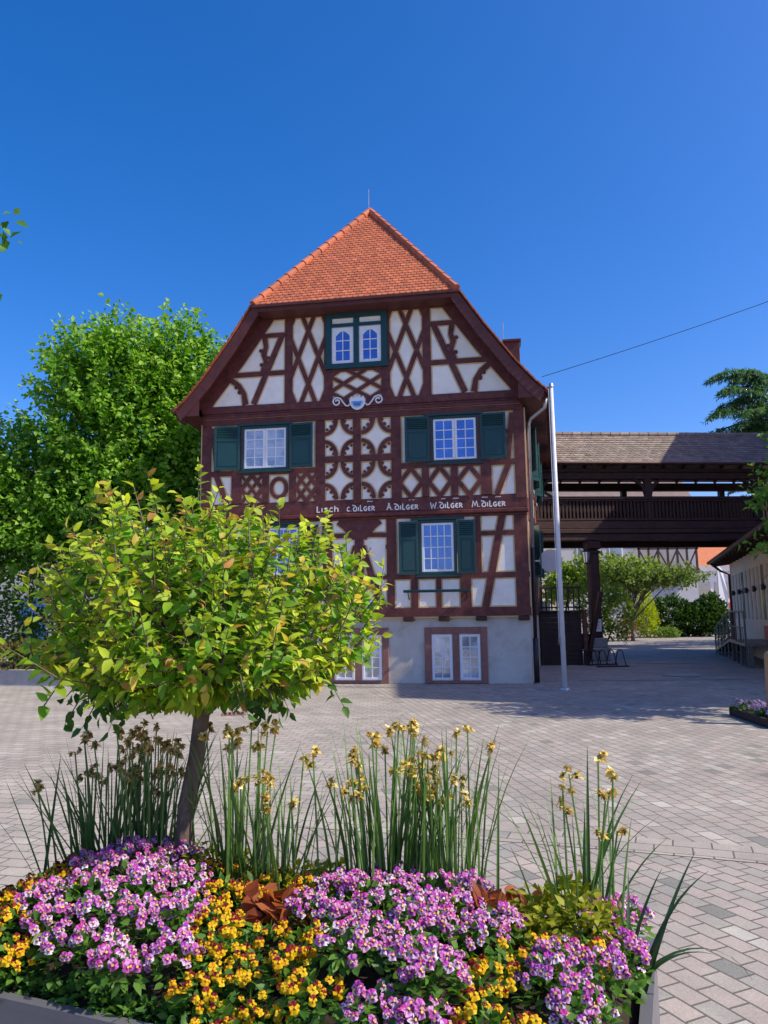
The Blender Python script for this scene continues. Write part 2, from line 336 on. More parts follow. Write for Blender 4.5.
sheet('plaza_paving', [(-45, -25), (45, -25), (45, 70), (-45, 70)], -0.006, m_b, 'pinkish grey block paving of the open square', 'paving')
sheet('plaza_paving', [(-45, -25), (-1.6, -25), (-.6, 6.28), (.1, 7.6), (-.6, 10.2), (.4, 13), (-.5, 17), (-2.5, 18.5), (-45, 24)], -0.002, m_l, 'pale block paving laid crosswise on the left half of the square', 'paving')
def bandp(x): return 5.62 - .33 * (x - 1.3) - .02 * (x - 1.3) ** 2
xs = [-1.4 + i * .5 for i in range(22)]
sheet('plaza_paving', [(-1.6, -25), (16, -25), (16, -4)] + [(x, bandp(x) - .1) for x in xs[::-1]], 0.002, m_a, 'pink and grey block paving around the planter in front', 'paving')
sheet('paving_band', [(x, bandp(x) + .19) for x in xs] + [(x, bandp(x) - .19) for x in xs[::-1]], 0.006, m_band, 'two course band of rectangular blocks crossing the square', 'paving')
sheet('lane', [(3.5, 18.5), (11.8, 18.2), (22, 52), (30, 70), (18, 70), (9, 44), (5, 27)], 0.002, paving('lane_sett', R(75), .2, .14, [(0, (.31, .29, .26)), (.3, (.34, .29, .26)), (.6, (.3, .28, .25)), (.9, (.37, .34, .31))]), 'grey paved lane passing under the covered wooden bridge', 'lane')

# ================================================================== TIMBER HOUSE
house = thing('timber_house', 'tall half-timbered house with dark red beams, green shutters and an orange half-hipped roof', 'house', (-.621, 18.41, 0), R(-8.9))
W = 4.1; SK = .075                       # half width, outward slant of the right side wall per metre of depth
D = 11.0
def hp(name, mb, mt, parent=None, **k): return mb.build(name, M[mt], parent or house, **k)
def rx(y): return W + SK * y             # right wall
# --- walls
mb = MB(); mb.add([(-W, .1, 0), (W, .1, 0), (rx(D), D, 0), (-W, D, 0), (-W, .1, 1.6), (W, .1, 1.6), (rx(D), D, 1.6), (-W, D, 1.6)], [(0, 1, 5, 4), (1, 2, 6, 5), (2, 3, 7, 6), (3, 0, 4, 7)])
hp('plinth', mb, 'plinth')
mb = MB()
for z0, z1, y in ((1.585, 4.3, 0.0), (4.3, 6.75, -.08)):
    e = W
    mb.add([(-e, y, z0), (e, y, z0), (rx(D), D, z0), (-e, D, z0), (-e, y, z1), (e, y, z1), (rx(D), D, z1), (-e, D, z1)], [(0, 1, 5, 4), (1, 2, 6, 5), (2, 3, 7, 6), (3, 0, 4, 7), (0, 3, 2, 1), (4, 5, 6, 7)])
hp('wall', mb, 'infill')
GY = -.14
gab = [(-W, 6.7), (W, 6.7), (4.02, 7.1), (3.2, 8.22), (2.42, 9.3), (-2.42, 9.3), (-3.2, 8.22), (-4.02, 7.1)]
mb = MB(); mb.poly(gab, .1, .1 - GY); hp('gable_wall', mb, 'infill')
mb = MB(); mb.poly([(-W, 6.7), (rx(D), 6.7), (3.3, 8.2), (0, 13.0), (-3.2, 8.22)], D, .2); hp('rear_gable_wall', mb, 'infill')
# --- timbers: one mesh per storey plus thin painted lines that edge each beam
class Tim:
    def __init__(s, y): s.t = MB(); s.l = MB(); s.y = y; s.k = 0
    def s_(s, pts, w, th=.028, line=True, closed=False):
        s.k += 1; s.t.strip(pts, w, s.y + .004, th + s.k * .00035 + .004, closed)
        if line:
            ww = [a + .075 for a in w] if hasattr(w, '__len__') else w + .075
            s.l.strip(pts, ww, s.y + .003, .006 + s.k * .00012, closed)
    def ring(s, cx, cz, rx_, rz_, a0, a1, w, n=9):
        s.s_([(cx + rx_ * math.cos(R(a0 + (a1 - a0) * i / n)), cz + rz_ * math.sin(R(a0 + (a1 - a0) * i / n))) for i in range(n + 1)], w)
    def blob(s, x, z, r):
        s.k += 1; s.t.poly([(x + r * math.cos(2 * math.pi * i / 10), z + r * math.sin(2 * math.pi * i / 10)) for i in range(10)], s.y + .004, .03 + s.k * .00035)
def clip(p, q, x0, x1, z0, z1):
    t0, t1 = 0.0, 1.0; dx, dz = q[0] - p[0], q[1] - p[1]
    for pp, qq in ((-dx, p[0] - x0), (dx, x1 - p[0]), (-dz, p[1] - z0), (dz, z1 - p[1])):
        if abs(pp) < 1e-9:
            if qq < 0: return None
        else:
            r = qq / pp
            if pp < 0: t0 = max(t0, r)
            else: t1 = min(t1, r)
    if t1 - t0 < .02: return None
    return (p[0] + t0 * dx, p[1] + t0 * dz), (p[0] + t1 * dx, p[1] + t1 * dz)
def lattice(T, x0, x1, z0, z1, xc, zc, px, pz, w):
    for sg in (1, -1):
        for k in range(-8, 9):
            # lines through (xc + (k+.5)*px/1, zc)
            xa = xc + (k + .5) * px
            p = (xa - 10 * px, zc - sg * 10 * pz); q = (xa + 10 * px, zc + sg * 10 * pz)
            c = clip(p, q, x0, x1, z0, z1)
            if c: T.s_(list(c), w)
# ground storey
T = Tim(0.0); B = T.s_
for sx in (-1, 1):
    B([(sx * 3.95, 1.6), (sx * 3.95, 4.05)], .31, .03)
    B([(sx * .78, 1.7), (sx * .78, 4.05)], .18)
    B([(sx * .93, 3.3), (sx * .66, 3.3)], .1)
    B([(sx * 3.52, 4.0), (sx * 3.05, 1.75)], .17)
    B([(sx * 2.85, 3.57), (sx * 3.85, 3.57)], .11)
    B([(sx * .08, 3.62), (sx * .72, 3.6)], .11)
    B([(sx * .85, 2.56), (sx * 3.85, 2.56)], .13)
    B([(sx * .05, 2.56), (sx * .72, 2.56)], .1)
    for x, w_ in ((1.36, .17), (1.95, .12), (2.6, .26)): B([(sx * x, 1.75), (sx * x, 2.5)], w_)
    B([(sx * 2.93, 2.6), (sx * 2.93, 4.0)], .13); B([(sx * .9, 2.6), (sx * .9, 4.0)], .05)
    B([(sx * .48, 4.02), (sx * .3, 3.88), (sx * .2, 3.72), (sx * .1, 3.52)], [.3, .3, .26, .14])
    B([(sx * .1, 3.35), (sx * .3, 2.6), (sx * .58, 1.76)], [.1, .16, .2])
    B([(sx * .14, 4.0), (sx * .14, 3.6)], .3)
B([(0, 1.7), (0, 4.05)], .21)
B([(-W - .01, 1.695), (W + .01, 1.695)], .21, .036)
hp('timber_frame', T.t, 'timber'); hp('painted_edge_line', T.l, 'line')
# upper storey
Y2 = -.08; T = Tim(Y2); B = T.s_
for sx in (-1, 1):
    B([(sx * 3.995, 4.4), (sx * 3.995, 6.62)], .25, .03); B([(sx * .97, 4.4), (sx * .97, 6.6)], .24)
    xa, xb = .1, .855
    for z0, z1 in ((4.52, 5.46), (5.62, 6.58)):
        xm, zm = (xa + xb) / 2, (z0 + z1) / 2; rxx, rzz = (xb - xa) / 2 * .79, (z1 - z0) / 2 * .79
        for cx, cz, a0 in ((xa, z0, 0), (xb, z0, 90), (xb, z1, 180), (xa, z1, 270)):
            T.ring(sx * cx, cz, rxx * sx, rzz, a0, a0 + 90, .092)
            d = .16
            fx = 1 if cx == xa else -1; fz = 1 if cz == z0 else -1
            for ox, oz, r in ((.165, .185, .042), (.065, .26, .032), (.225, .065, .032)): T.blob(sx * (cx + fx * ox), cz + fz * oz, r)
    B([(sx * .08, 5.54), (sx * .9, 5.54)], .16)
    B([(sx * 1.05, 5.29), (sx * 3.9, 5.29)], .13)
    B([(sx * 3.84, 6.5), (sx * 3.7, 5.32)], .12); B([(sx * 3.65, 6.05), (sx * 3.9, 6.05)], .09)
    for x in (1.69, 2.4): B([(sx * x, 4.5), (sx * x, 5.25)], .17)
    B([(sx * 3.17, 4.5), (sx * 3.17, 5.25)], .26)
    B([(sx * 3.72, 5.25), (sx * 3.42, 4.5)], .13)
    B([(sx * 1.81, 6.5), (sx * 1.81, 5.34)], .08); B([(sx * 3.06, 6.5), (sx * 3.06, 5.34)], .1)
    for x0, x1 in ((1.05, 1.605), (1.775, 2.315), (2.485, 3.04)):
        xm, zm, a, b = (x0 + x1) / 2, 4.865, (x1 - x0) / 2, .365
        if sx == -1 and x0 == 1.775: T.ring(-xm, zm, .2, .24, 0, 360, .09, 16)
        else: B([(sx * xm, zm + b), (sx * (xm + a), zm), (sx * xm, zm - b), (sx * (xm - a), zm)], .1, closed=True)
        if sx == -1 and x0 != 1.775:
            for k in (-1, 1): B([(-xm - k * a, zm - b), (-xm + k * a, zm + b)], .07)
B([(-.02, 4.4), (-.02, 6.62)], .19)
B([(-W, 6.62), (W, 6.62)], .11)
hp('timber_frame', T.t, 'timber'); hp('painted_edge_line', T.l, 'line')
# gable storey
T = Tim(GY); B = T.s_
for sx in (-1, 1):
    B([(sx * 4.14, 6.98), (sx * 3.98, 7.25), (sx * 3.15, 8.32), (sx * 2.33, 9.5)], .42, .03)
    B([(sx * 1.79, 7.0), (sx * 1.79, 9.36)], .2); B([(sx * .74, 7.0), (sx * .74, 9.36)], .22)
    lattice(T, .8 if sx > 0 else -1.74, 1.74 if sx > 0 else -.8, 7.0, 9.36, sx * 1.27, 8.24, .27, .36, .1) if False else None
    for sg in (1, -1):
        for k in range(-4, 5):
            xa = sx * 1.27 + (k + .5) * .54
            c = clip((xa - 3 * .27, 8.24 - sg * 3 * .71), (xa + 3 * .27, 8.24 + sg * 3 * .71), sx * 1.27 - .5, sx * 1.27 + .5, 7.02, 9.36)
            if c: B(list(c), .105)
    B([(sx * 1.85, 7.88), (sx * 3.5, 7.88)], .12); B([(sx * 1.85, 8.9), (sx * 2.7, 8.9)], .11)
    B([(sx * 1.98, 8.86), (sx * 2.72, 7.08)], .14)
    B([(sx * 2.44, 8.86), (sx * 2.40, 8.6), (sx * 2.46, 8.4), (sx * 2.40, 8.2), (sx * 2.48, 7.92)], [.14, .11, .13, .11, .14])
    T.blob(sx * 2.54, 8.5, .05); T.blob(sx * 2.33, 8.3, .045); T.blob(sx * 2.52, 8.12, .05)
    B([(sx * 2.94, 7.08), (sx * 2.99, 7.38), (sx * 3.13, 7.6), (sx * 3.42, 7.82)], [.15, .12, .12, .15])
    T.blob(sx * 3.1, 7.42, .06); T.blob(sx * 3.2, 7.55, .045)
    # small lattice under the gable window
for sg in (1, -1):
    for k in range(-4, 5):
        xa = (k + .5) * .69
        c = clip((xa - 2 * .345, 7.48 - sg * 2 * .205), (xa + 2 * .345, 7.48 + sg * 2 * .205), -.66, .66, 7.02, 7.86)
        if c: B(list(c), .085)
B([(-.68, 7.83), (.68, 7.83)], .06)
B([(-2.4, 9.42), (2.4, 9.42)], .2, .034)
hp('timber_frame', T.t, 'timber'); hp('painted_edge_line', T.l, 'line')
# beams between the storeys
mb = MB()
mb.box(-W - .03, W + .03, -.112, .2, 4.16, 4.5, bev=.012); mb.box(-W - .05, W + .05, -.15, .2, 4.055, 4.157, bev=.02); mb.box(-W - .02, W + .02, -.07, .2, 3.99, 4.053, bev=.01)
ib = hp('inscription_beam', mb, 'timber')
mb = MB()
for z0, z1, d in ((6.64, 6.72, .15), (6.723, 6.8, .2), (6.803, 6.865, .165), (6.868, 7.06, .185)): mb.box(-W - .02, W + .02, -d, .05, z0, z1, bev=.012)
gb = hp('gable_beam', mb, 'timber')
mb = MB()
for x in (-3.95, -2.95, -1.9, -.9, .05, 1.2, 2.06, 2.95, 3.95):
    mb = MB(); mb.box(x - .13, x + .13, -.05, .15, 1.475, 1.588, bev=.015); hp('beam_end', mb, 'timber_dark')
# --- lettering painted on the beam
G = {
 'A': (.62, [[(0, 0), (.3, 1.0), (.6, 0)], [(.1, .38), (.5, .38)], [(.16, 1), (.42, 1)]]),
 'd': (.62, [[(.3, .62), (.1, .5), (.04, .28), (.12, .06), (.32, 0), (.52, .1), (.58, .32), (.5, .6), (.3, .85), (0, .95), (-.06, .85)]]),
 'I': (.2, [[(.08, 0), (.08, .66)]]),
 'L': (.4, [[(.06, .95), (.06, .05), (.18, 0), (.38, .04)]]),
 'G': (.52, [[(.46, .6), (.28, .68), (.08, .52), (.05, .25), (.18, .03), (.38, .02), (.46, .2), (.44, .3), (.28, .3)]]),
 'E': (.44, [[(.42, .62), (.2, .66), (.06, .45), (.06, .2), (.2, .02), (.42, .05)], [(.08, .34), (.36, .36)]]),
 'R': (.5, [[(.06, 0), (.06, .68), (.3, .66), (.4, .52), (.28, .36), (.08, .34)], [(.22, .35), (.46, 0)]]),
 'C': (.46, [[(.42, .58), (.26, .68), (.08, .5), (.06, .22), (.2, .02), (.42, .08)]]),
 'W': (.85, [[(0, .95), (.18, 0), (.4, .7), (.6, 0), (.82, .95)]]),
 'M': (.85, [[(0, 0), (.16, .95), (.4, .25), (.62, .95), (.8, 0)]]),
 'S': (.42, [[(.38, .6), (.2, .68), (.06, .54), (.2, .36), (.36, .2), (.22, .02), (.03, .06)]]),
 'H': (.5, [[(.06, .95), (.06, 0)], [(.06, .45), (.25, .62), (.42, .5), (.42, 0)]]),
 '.': (.24, [[(.06, .0), (.06, .07)]]), ' ': (.2, []),
}
def write(mb, txt, x0, z0, width, h, y, wd):
    tot = sum(G[c][0] + .12 for c in txt); k = width / tot; x = x0; n = 0
    for c in txt:
        for st in G[c][1]:
            n += 1; mb.strip([(x + p[0] * k, z0 + p[1] * h) for p in st], wd, y, .004 + n * 1e-4)
        x += (G[c][0] + .12) * k
def written(txt, x0, x1, z0, dates=True):
    mb = MB(); yb = -.112
    write(mb, txt, x0, z0, x1 - x0, .155, yb, .026)
    o = mb.build('lettering', M['letter'], ib)
    if dates:
        m = (x0 + x1) / 2 + .05
        for a in (-.22, .1): mb = MB(); mb.strip([(m + a, z0 + .215), (m + a + .03, z0 + .245), (m + a + .05, z0 + .22), (m + a + .08, z0 + .24), (m + a + .11, z0 + .22), (m + a + .14, z0 + .24)], .014, yb, .004); mb.build('lettering', M['letter'], ib)
for tx, a, b in (('LISCH', -1.06, -.47), ('C.dILGER', -.29, .44), ('A.dILGER', .72, 1.52), ('W.dILGER', 1.8, 2.6), ('M.dILGER', 2.81, 3.63)): written(tx, a, b, 4.205, tx != 'LISCH')
# --- shell emblem with scrolls
mb = MB(); n = 14; pts = [(.02 + .205 * math.cos(R(180 + 180 * i / n)), 7.02 + .26 * math.sin(R(180 + 180 * i / n))) for i in range(n + 1)]
pts += [(.17, 7.12), (.1, 7.06), (.09, 7.15), (.02, 7.08), (-.05, 7.15), (-.06, 7.06), (-.13, 7.12)]
mb.poly(pts, -.183, .05); em = hp('emblem', mb, 'white')
mb = MB()
mb.poly([(.02 + .15 * math.cos(R(180 + 180 * i / n)), 6.98 + .16 * math.sin(R(180 + 180 * i / n))) for i in range(n + 1)], -.232, .015); mb.build('emblem_field', M['emblem'], em)
mb = MB()
for k in (-.09, -.03, .03, .09): mb.strip([(.02 + k * .6, 6.86), (.02 + k, 6.97)], .022, -.246, .012)
mb.strip([(-.06, 6.9), (.1, 6.9)], .025, -.246, .0135); mb.build('emblem_mark', M['bluepaint'], em)
for sx in (-1, 1):
    mb = MB(); pts = []
    for i in range(26):
        a = R(90 - i * 17.5); r = .03 + .085 * (1 - i / 25.0); pts.append((.02 + sx * (.53 + r * math.cos(a) * 1.0), -.205, 7.0 + r * math.sin(a)))
    pts = [(.02 + sx * .2, -.205, 6.93), (.02 + sx * .235, -.205, 6.88), (.02 + sx * .30, -.205, 6.89), (.02 + sx * .37, -.205, 6.98), (.02 + sx * .44, -.205, 7.08)] + pts
    mb.tube(pts, .021, 6); hp('scroll', mb, 'white', smooth=True)

# --- windows and shutters
def window(x0, x1, z0, z1, y, cols, rows, leafs=2, frame='green', fw=.07, sash='white', pane='glass', sw=.055, arch=False, proud=.05):
    mb = MB(); yo = y - proud
    for a, b, c, d in ((x0 - fw, x0, z0 - fw, z1 + fw), (x1, x1 + fw, z0 - fw, z1 + fw)): mb.box(a, b, yo, y + .05, c, d, bev=.006)
    for c, d in ((z0 - fw, z0), (z1, z1 + fw)): mb.box(x0, x1, yo + .003, y + .05, c, d, bev=.006)
    wn = hp('window', mb, frame)
    lw = (x1 - x0) / leafs
    for k in range(leafs):
        a, b = x0 + k * lw + .004, x0 + (k + 1) * lw - .004
        mb = MB(); ys = y - .028
        for p, q in ((a, a + sw), (b - sw, b)): mb.box(p, q, ys, y + .02, z0 + .004, z1 - .004, bev=.005)
        for p, q in ((z0 + .004, z0 + sw), (z1 - sw, z1 - .004)): mb.box(a + sw, b - sw, ys + .002, y + .02, p, q, bev=.005)
        for i in range(1, cols): xx = a + sw + (b - a - 2 * sw) * i / cols; mb.box(xx - .011, xx + .011, ys + .006, y + .01, z0 + sw, z1 - sw)
        for i in range(1, rows): zz = z0 + sw + (z1 - z0 - 2 * sw) * i / rows; mb.box(a + sw, b - sw, ys + .008, y + .01, zz - .011, zz + .011)
        if arch:
            zc = z1 - sw; n = 6
            mb.poly([(a + sw, zc - .0), (a + sw, zc - .13)] + [(a + sw + (b - a - 2 * sw) * i / n, zc - .13 * (1 - math.sin(math.pi * i / n)) - .002) for i in range(1, n)] + [(b - sw, zc - .13), (b - sw, zc)], y + .012, .032)
        mb.build('sash', M[sash], wn)
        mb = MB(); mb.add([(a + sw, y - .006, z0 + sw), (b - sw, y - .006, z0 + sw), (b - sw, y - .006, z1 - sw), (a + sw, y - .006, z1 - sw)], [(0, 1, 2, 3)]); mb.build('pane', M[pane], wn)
    return wn
def shutter_mesh(w_, h):
    """panel shutter: hinge edge at x=0, face towards -y"""
    mb = MB(); s = .055
    mb.box(0, s, -.034, 0, 0, h, bev=.004); mb.box(w_ - s, w_, -.034, 0, 0, h, bev=.004)
    zm = h * .68
    for a, b in ((0, s * 1.2), (zm - s / 2, zm + s / 2), (h - s, h)): mb.box(s, w_ - s, -.033, -.001, a, b)
    mb.box(s, w_ - s, -.018, -.006, s * 1.2, zm - s / 2); mb.box(s + .035, w_ - s - .035, -.027, -.018, s * 1.2 + .04, zm - s / 2 - .04, bev=.006)
    mb.box(s, w_ - s, -.01, -.004, zm + s / 2, h - s)
    n = max(3, int((h - s - zm) / .05))
    for i in range(n):
        z = zm + s / 2 + (h - 1.5 * s - zm) * (i + .5) / n
        mb.add([(s, -.012, z + .022), (w_ - s, -.012, z + .022), (w_ - s, -.034, z - .012), (s, -.034, z - .012), (s, -.008, z + .014), (w_ - s, -.008, z + .014), (w_ - s, -.03, z - .02), (s, -.03, z - .02)], [(0, 1, 2, 3), (7, 6, 5, 4), (3, 2, 6, 7), (0, 4, 5, 1)])
    return mb
def shutter(x_h, z0, w_, h, y, side, ang):
    """side +1 opens to the right of its hinge, -1 to the left; ang = lift off the wall"""
    mb = shutter_mesh(w_, h)
    if side < 0: mb.v = [(-a, b, c) for a, b, c in mb.v]
    o = hp('shutter', mb, 'green'); o.location = (x_h, y - .035, z0); o.rotation_euler = (0, 0, -side * R(ang)); return o
# upper windows
w1 = window(1.9, 2.96, 5.4, 6.44, Y2, 2, 4); w1['label'] = 'white casement with the blue sky reflection tinted into its panes'
window(-2.98, -1.86, 5.4, 6.44, Y2, 2, 4, pane='glass_beige')
shutter(1.82, 5.36, .62, 1.15, Y2 - .03, -1, 5); shutter(3.06, 5.36, .62, 1.15, Y2 - .03, 1, 3)
shutter(-3.08, 5.36, .66, 1.15, Y2 - .03, -1, 9); shutter(-1.76, 5.36, .62, 1.15, Y2 - .03, 1, 4)
for a, b in ((1.1, 3.74), (-3.74, -1.1)):
    for z_ in (6.515, 5.275): mb = MB(); mb.box(a + .6, b - .6, Y2 - .1, Y2 + .02, z_, z_ + .05, bev=.006); hp('window_board', mb, 'green')
# ground storey windows
window(1.55, 2.34, 2.66, 3.86, 0, 4, 4, leafs=1, sw=.06); window(-2.34, -1.55, 2.66, 3.86, 0, 4, 4, leafs=1, sw=.06)
for sx in (-1, 1):
    a, b = (1.47, 2.43)
    shutter(sx * a, 2.6, .47, 1.3, -.03, -sx, 6); shutter(sx * b, 2.6, .44, 1.3, -.03, sx, 4)
    mb = MB(); x0, x1 = sorted((sx * 1.3, sx * 2.6)); mb.box(x0, x1, -.1, .02, 3.93, 3.99, bev=.008); hp('window_board', mb, 'green'); mb = MB(); mb.box(x0 + .1, x1 - .1, -.09, .02, 2.53, 2.585, bev=.006); hp('window_board', mb, 'green')
    mb = MB(); x0, x1 = sorted((sx * 1.12, sx * 2.72)); mb.box(x0, x1, -.32, -.27, 2.16, 2.225, bev=.008); mb.box(x0, x1, -.36, -.322, 2.2, 2.225)
    fr = hp('flower_box_rail', mb, 'green')
    mb = MB()
    for x in (x0 + .1, x1 - .1): mb = MB(); mb.bar((x, -.27, 2.19), (x, .0, 2.19), .03, .03); mb.bar((x, -.25, 2.18), (x, 0, 2.0), .02, .02); mb.build('bracket', M['black'], fr)
# gable window group
mb = MB(); yg = GY - .09
for a, b, c, d in ((-.8, -.64, 7.86, 9.36), (.64, .8, 7.86, 9.36), (-.07, .07, 7.98, 9.2)): mb.box(a, b, yg, GY + .05, c, d, bev=.01)
for c, d, pr in ((7.86, 7.99, .02), (9.21, 9.36, .0), (8.97, 9.06, -.004)): mb.box(-.64 if pr <= 0 else -.82, .64 if pr <= 0 else .82, yg - pr, GY + .04, c, d)
gw = hp('gable_window_frame', mb, 'green')
mb = MB()
for a, b in ((-.63, -.08), (.08, .63)): mb.box(a, b, yg + .05, GY + .03, 9.06, 9.21)
mb.build('transom_panel', M['infill'], gw)
for a, b in ((-.64, -.07), (.07, .64)):
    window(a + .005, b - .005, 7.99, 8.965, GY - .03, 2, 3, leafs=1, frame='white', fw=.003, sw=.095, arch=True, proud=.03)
# plinth windows in sandstone surrounds
for x0, x1 in ((1.57, 3.07), (-.81, .69)):
    mb = MB(); f = .16; yp = .1
    mb.box(x0, x0 + f, yp - .045, yp + .06, .0, 1.33, bev=.008); mb.box(x1 - f, x1, yp - .045, yp + .06, 0, 1.33, bev=.008)
    mb.box(x0 + f, x1 - f, yp - .042, yp + .06, 1.17, 1.33, bev=.008); mb.box(x0 + f, x1 - f, yp - .06, yp + .06, 0, .07, bev=.008)
    xm = (x0 + x1) / 2; mb.box(xm - .08, xm + .08, yp - .03, yp + .06, .07, 1.17, bev=.008)
    ss = hp('window_surround', mb, 'sand')
    for a, b in ((x0 + f, xm - .08), (xm + .08, x1 - f)):
        window(a + .01, b - .01, .08, 1.16, yp - .004, 2, 4, leafs=1, frame='white', fw=.008, sw=.06, pane='glass_lace', proud=.02)

# --- roof
prof = [(4.62, 6.86), (4.35, 7.12), (3.92, 7.63), (3.2, 8.62), (2.58, 9.57)]
YF, YB = -.65, D + .3
def sk(x, y): return x + (SK * max(0, y) * x / W if x > 0 else 0)
def roof_side(sx):
    mb = MB()
    P = [(sx * x, z) for x, z in prof]; th = .09
    for (xa, za), (xb, zb) in zip(P[:-1], P[1:]):
        q = lambda x, y, z: (sk(x, y), y, z)
        mb.add([q(xa, YF, za), q(xb, YF, zb), q(xb, YB, zb), q(xa, YB, za), q(xa, YF, za - th), q(xb, YF, zb - th), q(xb, YB, zb - th), q(xa, YB, za - th)],
               [(0, 1, 2, 3), (4, 7, 6, 5)])
    t = P[-1]
    mb.add([(t[0], YF, t[1]), (sk(t[0], YB), YB, t[1]), (0, YB, 13.4), (0, 2.1, 13.4), (t[0], YF, t[1] - th), (sk(t[0], YB), YB, t[1] - th), (0, YB, 13.4 - th), (0, 2.1, 13.4 - th)], [(0, 1, 2, 3), (7, 6, 5, 4), (1, 5, 6, 2)])
    x, z = P[0]; mb.add([(x, YF, z), (sk(x, YB), YB, z), (sk(x, YB), YB, z - th), (x, YF, z - th)], [(0, 1, 2, 3)])
    return mb
# tiles as real pieces on a sloped plane
def tile_rows(mb, o, eu, ev, nn, L, half, tw=.18, ex=.165, lift=.018, tint=.16, spread=None):
    o, eu, ev, nn = (np.array(a, float) for a in (o, eu, ev, nn)); k = 0; t = 0.0
    while t < L:
        lo, hi = half(t + ex * .5)
        off = (k % 2) * tw / 2; i0 = math.floor((lo - off) / tw); i1 = math.ceil((hi - off) / tw)
        for i in range(i0, i1):
            a = max(lo, off + i * tw); b = min(hi, off + (i + 1) * tw)
            if b - a < .03: continue
            a += .003; b -= .003; m = (a + b) / 2; j = random.uniform(-.003, .003)
            top = min(t + ex * 1.12, L)
            def pt(u, v, h): return o + eu * u + ev * v + nn * h
            h0, h1 = lift + j, .004
            vs = [pt(a, top, h1), pt(b, top, h1), pt(b, t + .03, h0), pt(m + (b - m) * .6, t + .006, h0), pt(m - (m - a) * .6, t + .006, h0), pt(a, t + .03, h0),
                  pt(b, t + .03, h0 - .014), pt(m + (b - m) * .6, t + .006, h0 - .014), pt(m - (m - a) * .6, t + .006, h0 - .014), pt(a, t + .03, h0 - .014)]
            g = random.gauss(1, tint); g = max(.6, min(1.4, g))
            mb.add(vs, [(0, 5, 4, 3, 2, 1), (5, 9, 8, 4), (4, 8, 7, 3), (3, 7, 6, 2)], (g, g * random.uniform(.93, 1.05), g * random.uniform(.9, 1.05)))
        t += ex; k += 1
rf = hp('roof', roof_side(1), 'tile', color=True)
rl = roof_side(-1).build('roof_slope', M['tile'], rf, color=True)
mb = MB(); hl = math.hypot(2.75, 3.83); ev = (0, 2.75 / hl, 3.83 / hl); nn = (0, -3.83 / hl, 2.75 / hl)
mb.add([(-2.58, YF, 9.57), (2.58, YF, 9.57), (0, 2.1, 13.4)], [(0, 1, 2)], (.6, .6, .6))
tile_rows(mb, (0, YF - .03, 9.57 - .04), (1, 0, 0), ev, nn, hl + .02, lambda t: (-2.58 * (1 - t / (hl + .05)) - .005, 2.58 * (1 - t / (hl + .05)) + .005), ex=.125, tw=.15, tint=.11)
mb.build('hip_tiles', M['tile'], rf, color=True)
# right slope tiles near the verge, seen on edge
for sx in (-1, 1):
    mb = MB(); a = Vector((sx * 2.6, YF, 9.57)); b = Vector((0, 2.1, 13.43)); n = 15
    for i in range(n):
        p = a.lerp(b, i / n); q = a.lerp(b, (i + 1.12) / n); g = random.uniform(.8, 1.15)
        mb.tube([p, q], [.11, .085], 8, True, (g, g, g))
    mb.build('hip_ridge_tile', M['tile'], rf, color=True)
    mb = MB(); P = [(sx * x, z) for x, z in prof]
    for (xa, za), (xb, zb) in zip(P[:-1], P[1:]):
        L = math.hypot(xb - xa, zb - za); n = max(2, round(L / .16))
        for i in range(n):
            f0, f1 = i / n, (i + 1.1) / n; g = random.uniform(.7, 1.1)
            nx, nz = -(zb - za) / L * sx * -1, abs(xb - xa) / L
            nx = sx * (zb - za) / L
            p0 = (xa + (xb - xa) * f0 + nx * .05, za + (zb - za) * f0 + nz * .05); p1 = (xa + (xb - xa) * f1 + nx * .02, za + (zb - za) * f1 + nz * .02)
            mb.bar((p0[0], YF - .04, p0[1]), (p0[0] * .5 + p1[0] * .5, YF + .25, p0[1] * .5 + p1[1] * .5), .17, .03, up=(nx, 0, nz), col=(g, g, g))
    mb.build('verge_tiles', M['tile'], rf, color=True)
mb = MB(); mb.tube([(0, 2.1, 13.42), (0, YB, 13.42)], .1, 8); mb.build('ridge_tile', M['tile'], rf, color=True)
# bargeboards, boarded soffit, fascia
for sx in (-1, 1):
    mb = MB(); P = [(sx * x, z) for x, z in prof]
    top = P; bot = [(sx * (abs(x) - .12), z - .26) for x, z in prof]
    poly = [(p[0], p[1] - .01) for p in top] + bot[::-1]
    for i in range(len(top) - 1):
        mb.poly([(top[i][0], top[i][1] - .01), (top[i + 1][0], top[i + 1][1] - .01), bot[i + 1], bot[i]], YF + .045, .05)
    hp('bargeboard', mb, 'soffit')
    mb = MB()
    for i in range(len(top) - 1):
        (xa, za), (xb, zb) = top[i], top[i + 1]; d = .21
        mb.add([(xa, YF + .04, za - d), (xb, YF + .04, zb - d), (xb, GY + .1, zb - d), (xa, GY + .1, za - d)], [(0, 1, 2, 3)])
    hp('verge_soffit', mb, 'soffit')
    mb = MB(); x = sx * 4.6                                     # boxed eave under the roof edge
    xi = sx * 4.0
    mb.add([(x, YF + .02, 6.72), (xi, YF + .02, 6.72), (sk(xi, YB), YB, 6.72), (sk(x, YB), YB, 6.72), (x, YF + .02, 6.9), (sk(x, YB), YB, 6.9), (xi, YF + .02, 7.3)], [(0, 1, 2, 3), (0, 3, 5, 4), (0, 4, 6, 1)])
    hp('eave_soffit', mb, 'soffit')
    mb = MB(); xg = sx * 4.68
    mb.tube([(sk(xg, y_) , y_, 6.86) for y_ in (YF - .02, 2, 5, 8, YB)], .07, 8); hp('gutter', mb, 'copper')
mb = MB(); mb.box(-2.62, 2.62, YF - .0, YF + .05, 9.36, 9.52, bev=.01); mb.box(-2.66, 2.66, YF - .06, YF - .003, 9.46, 9.535, bev=.01); hp('fascia', mb, 'soffit')
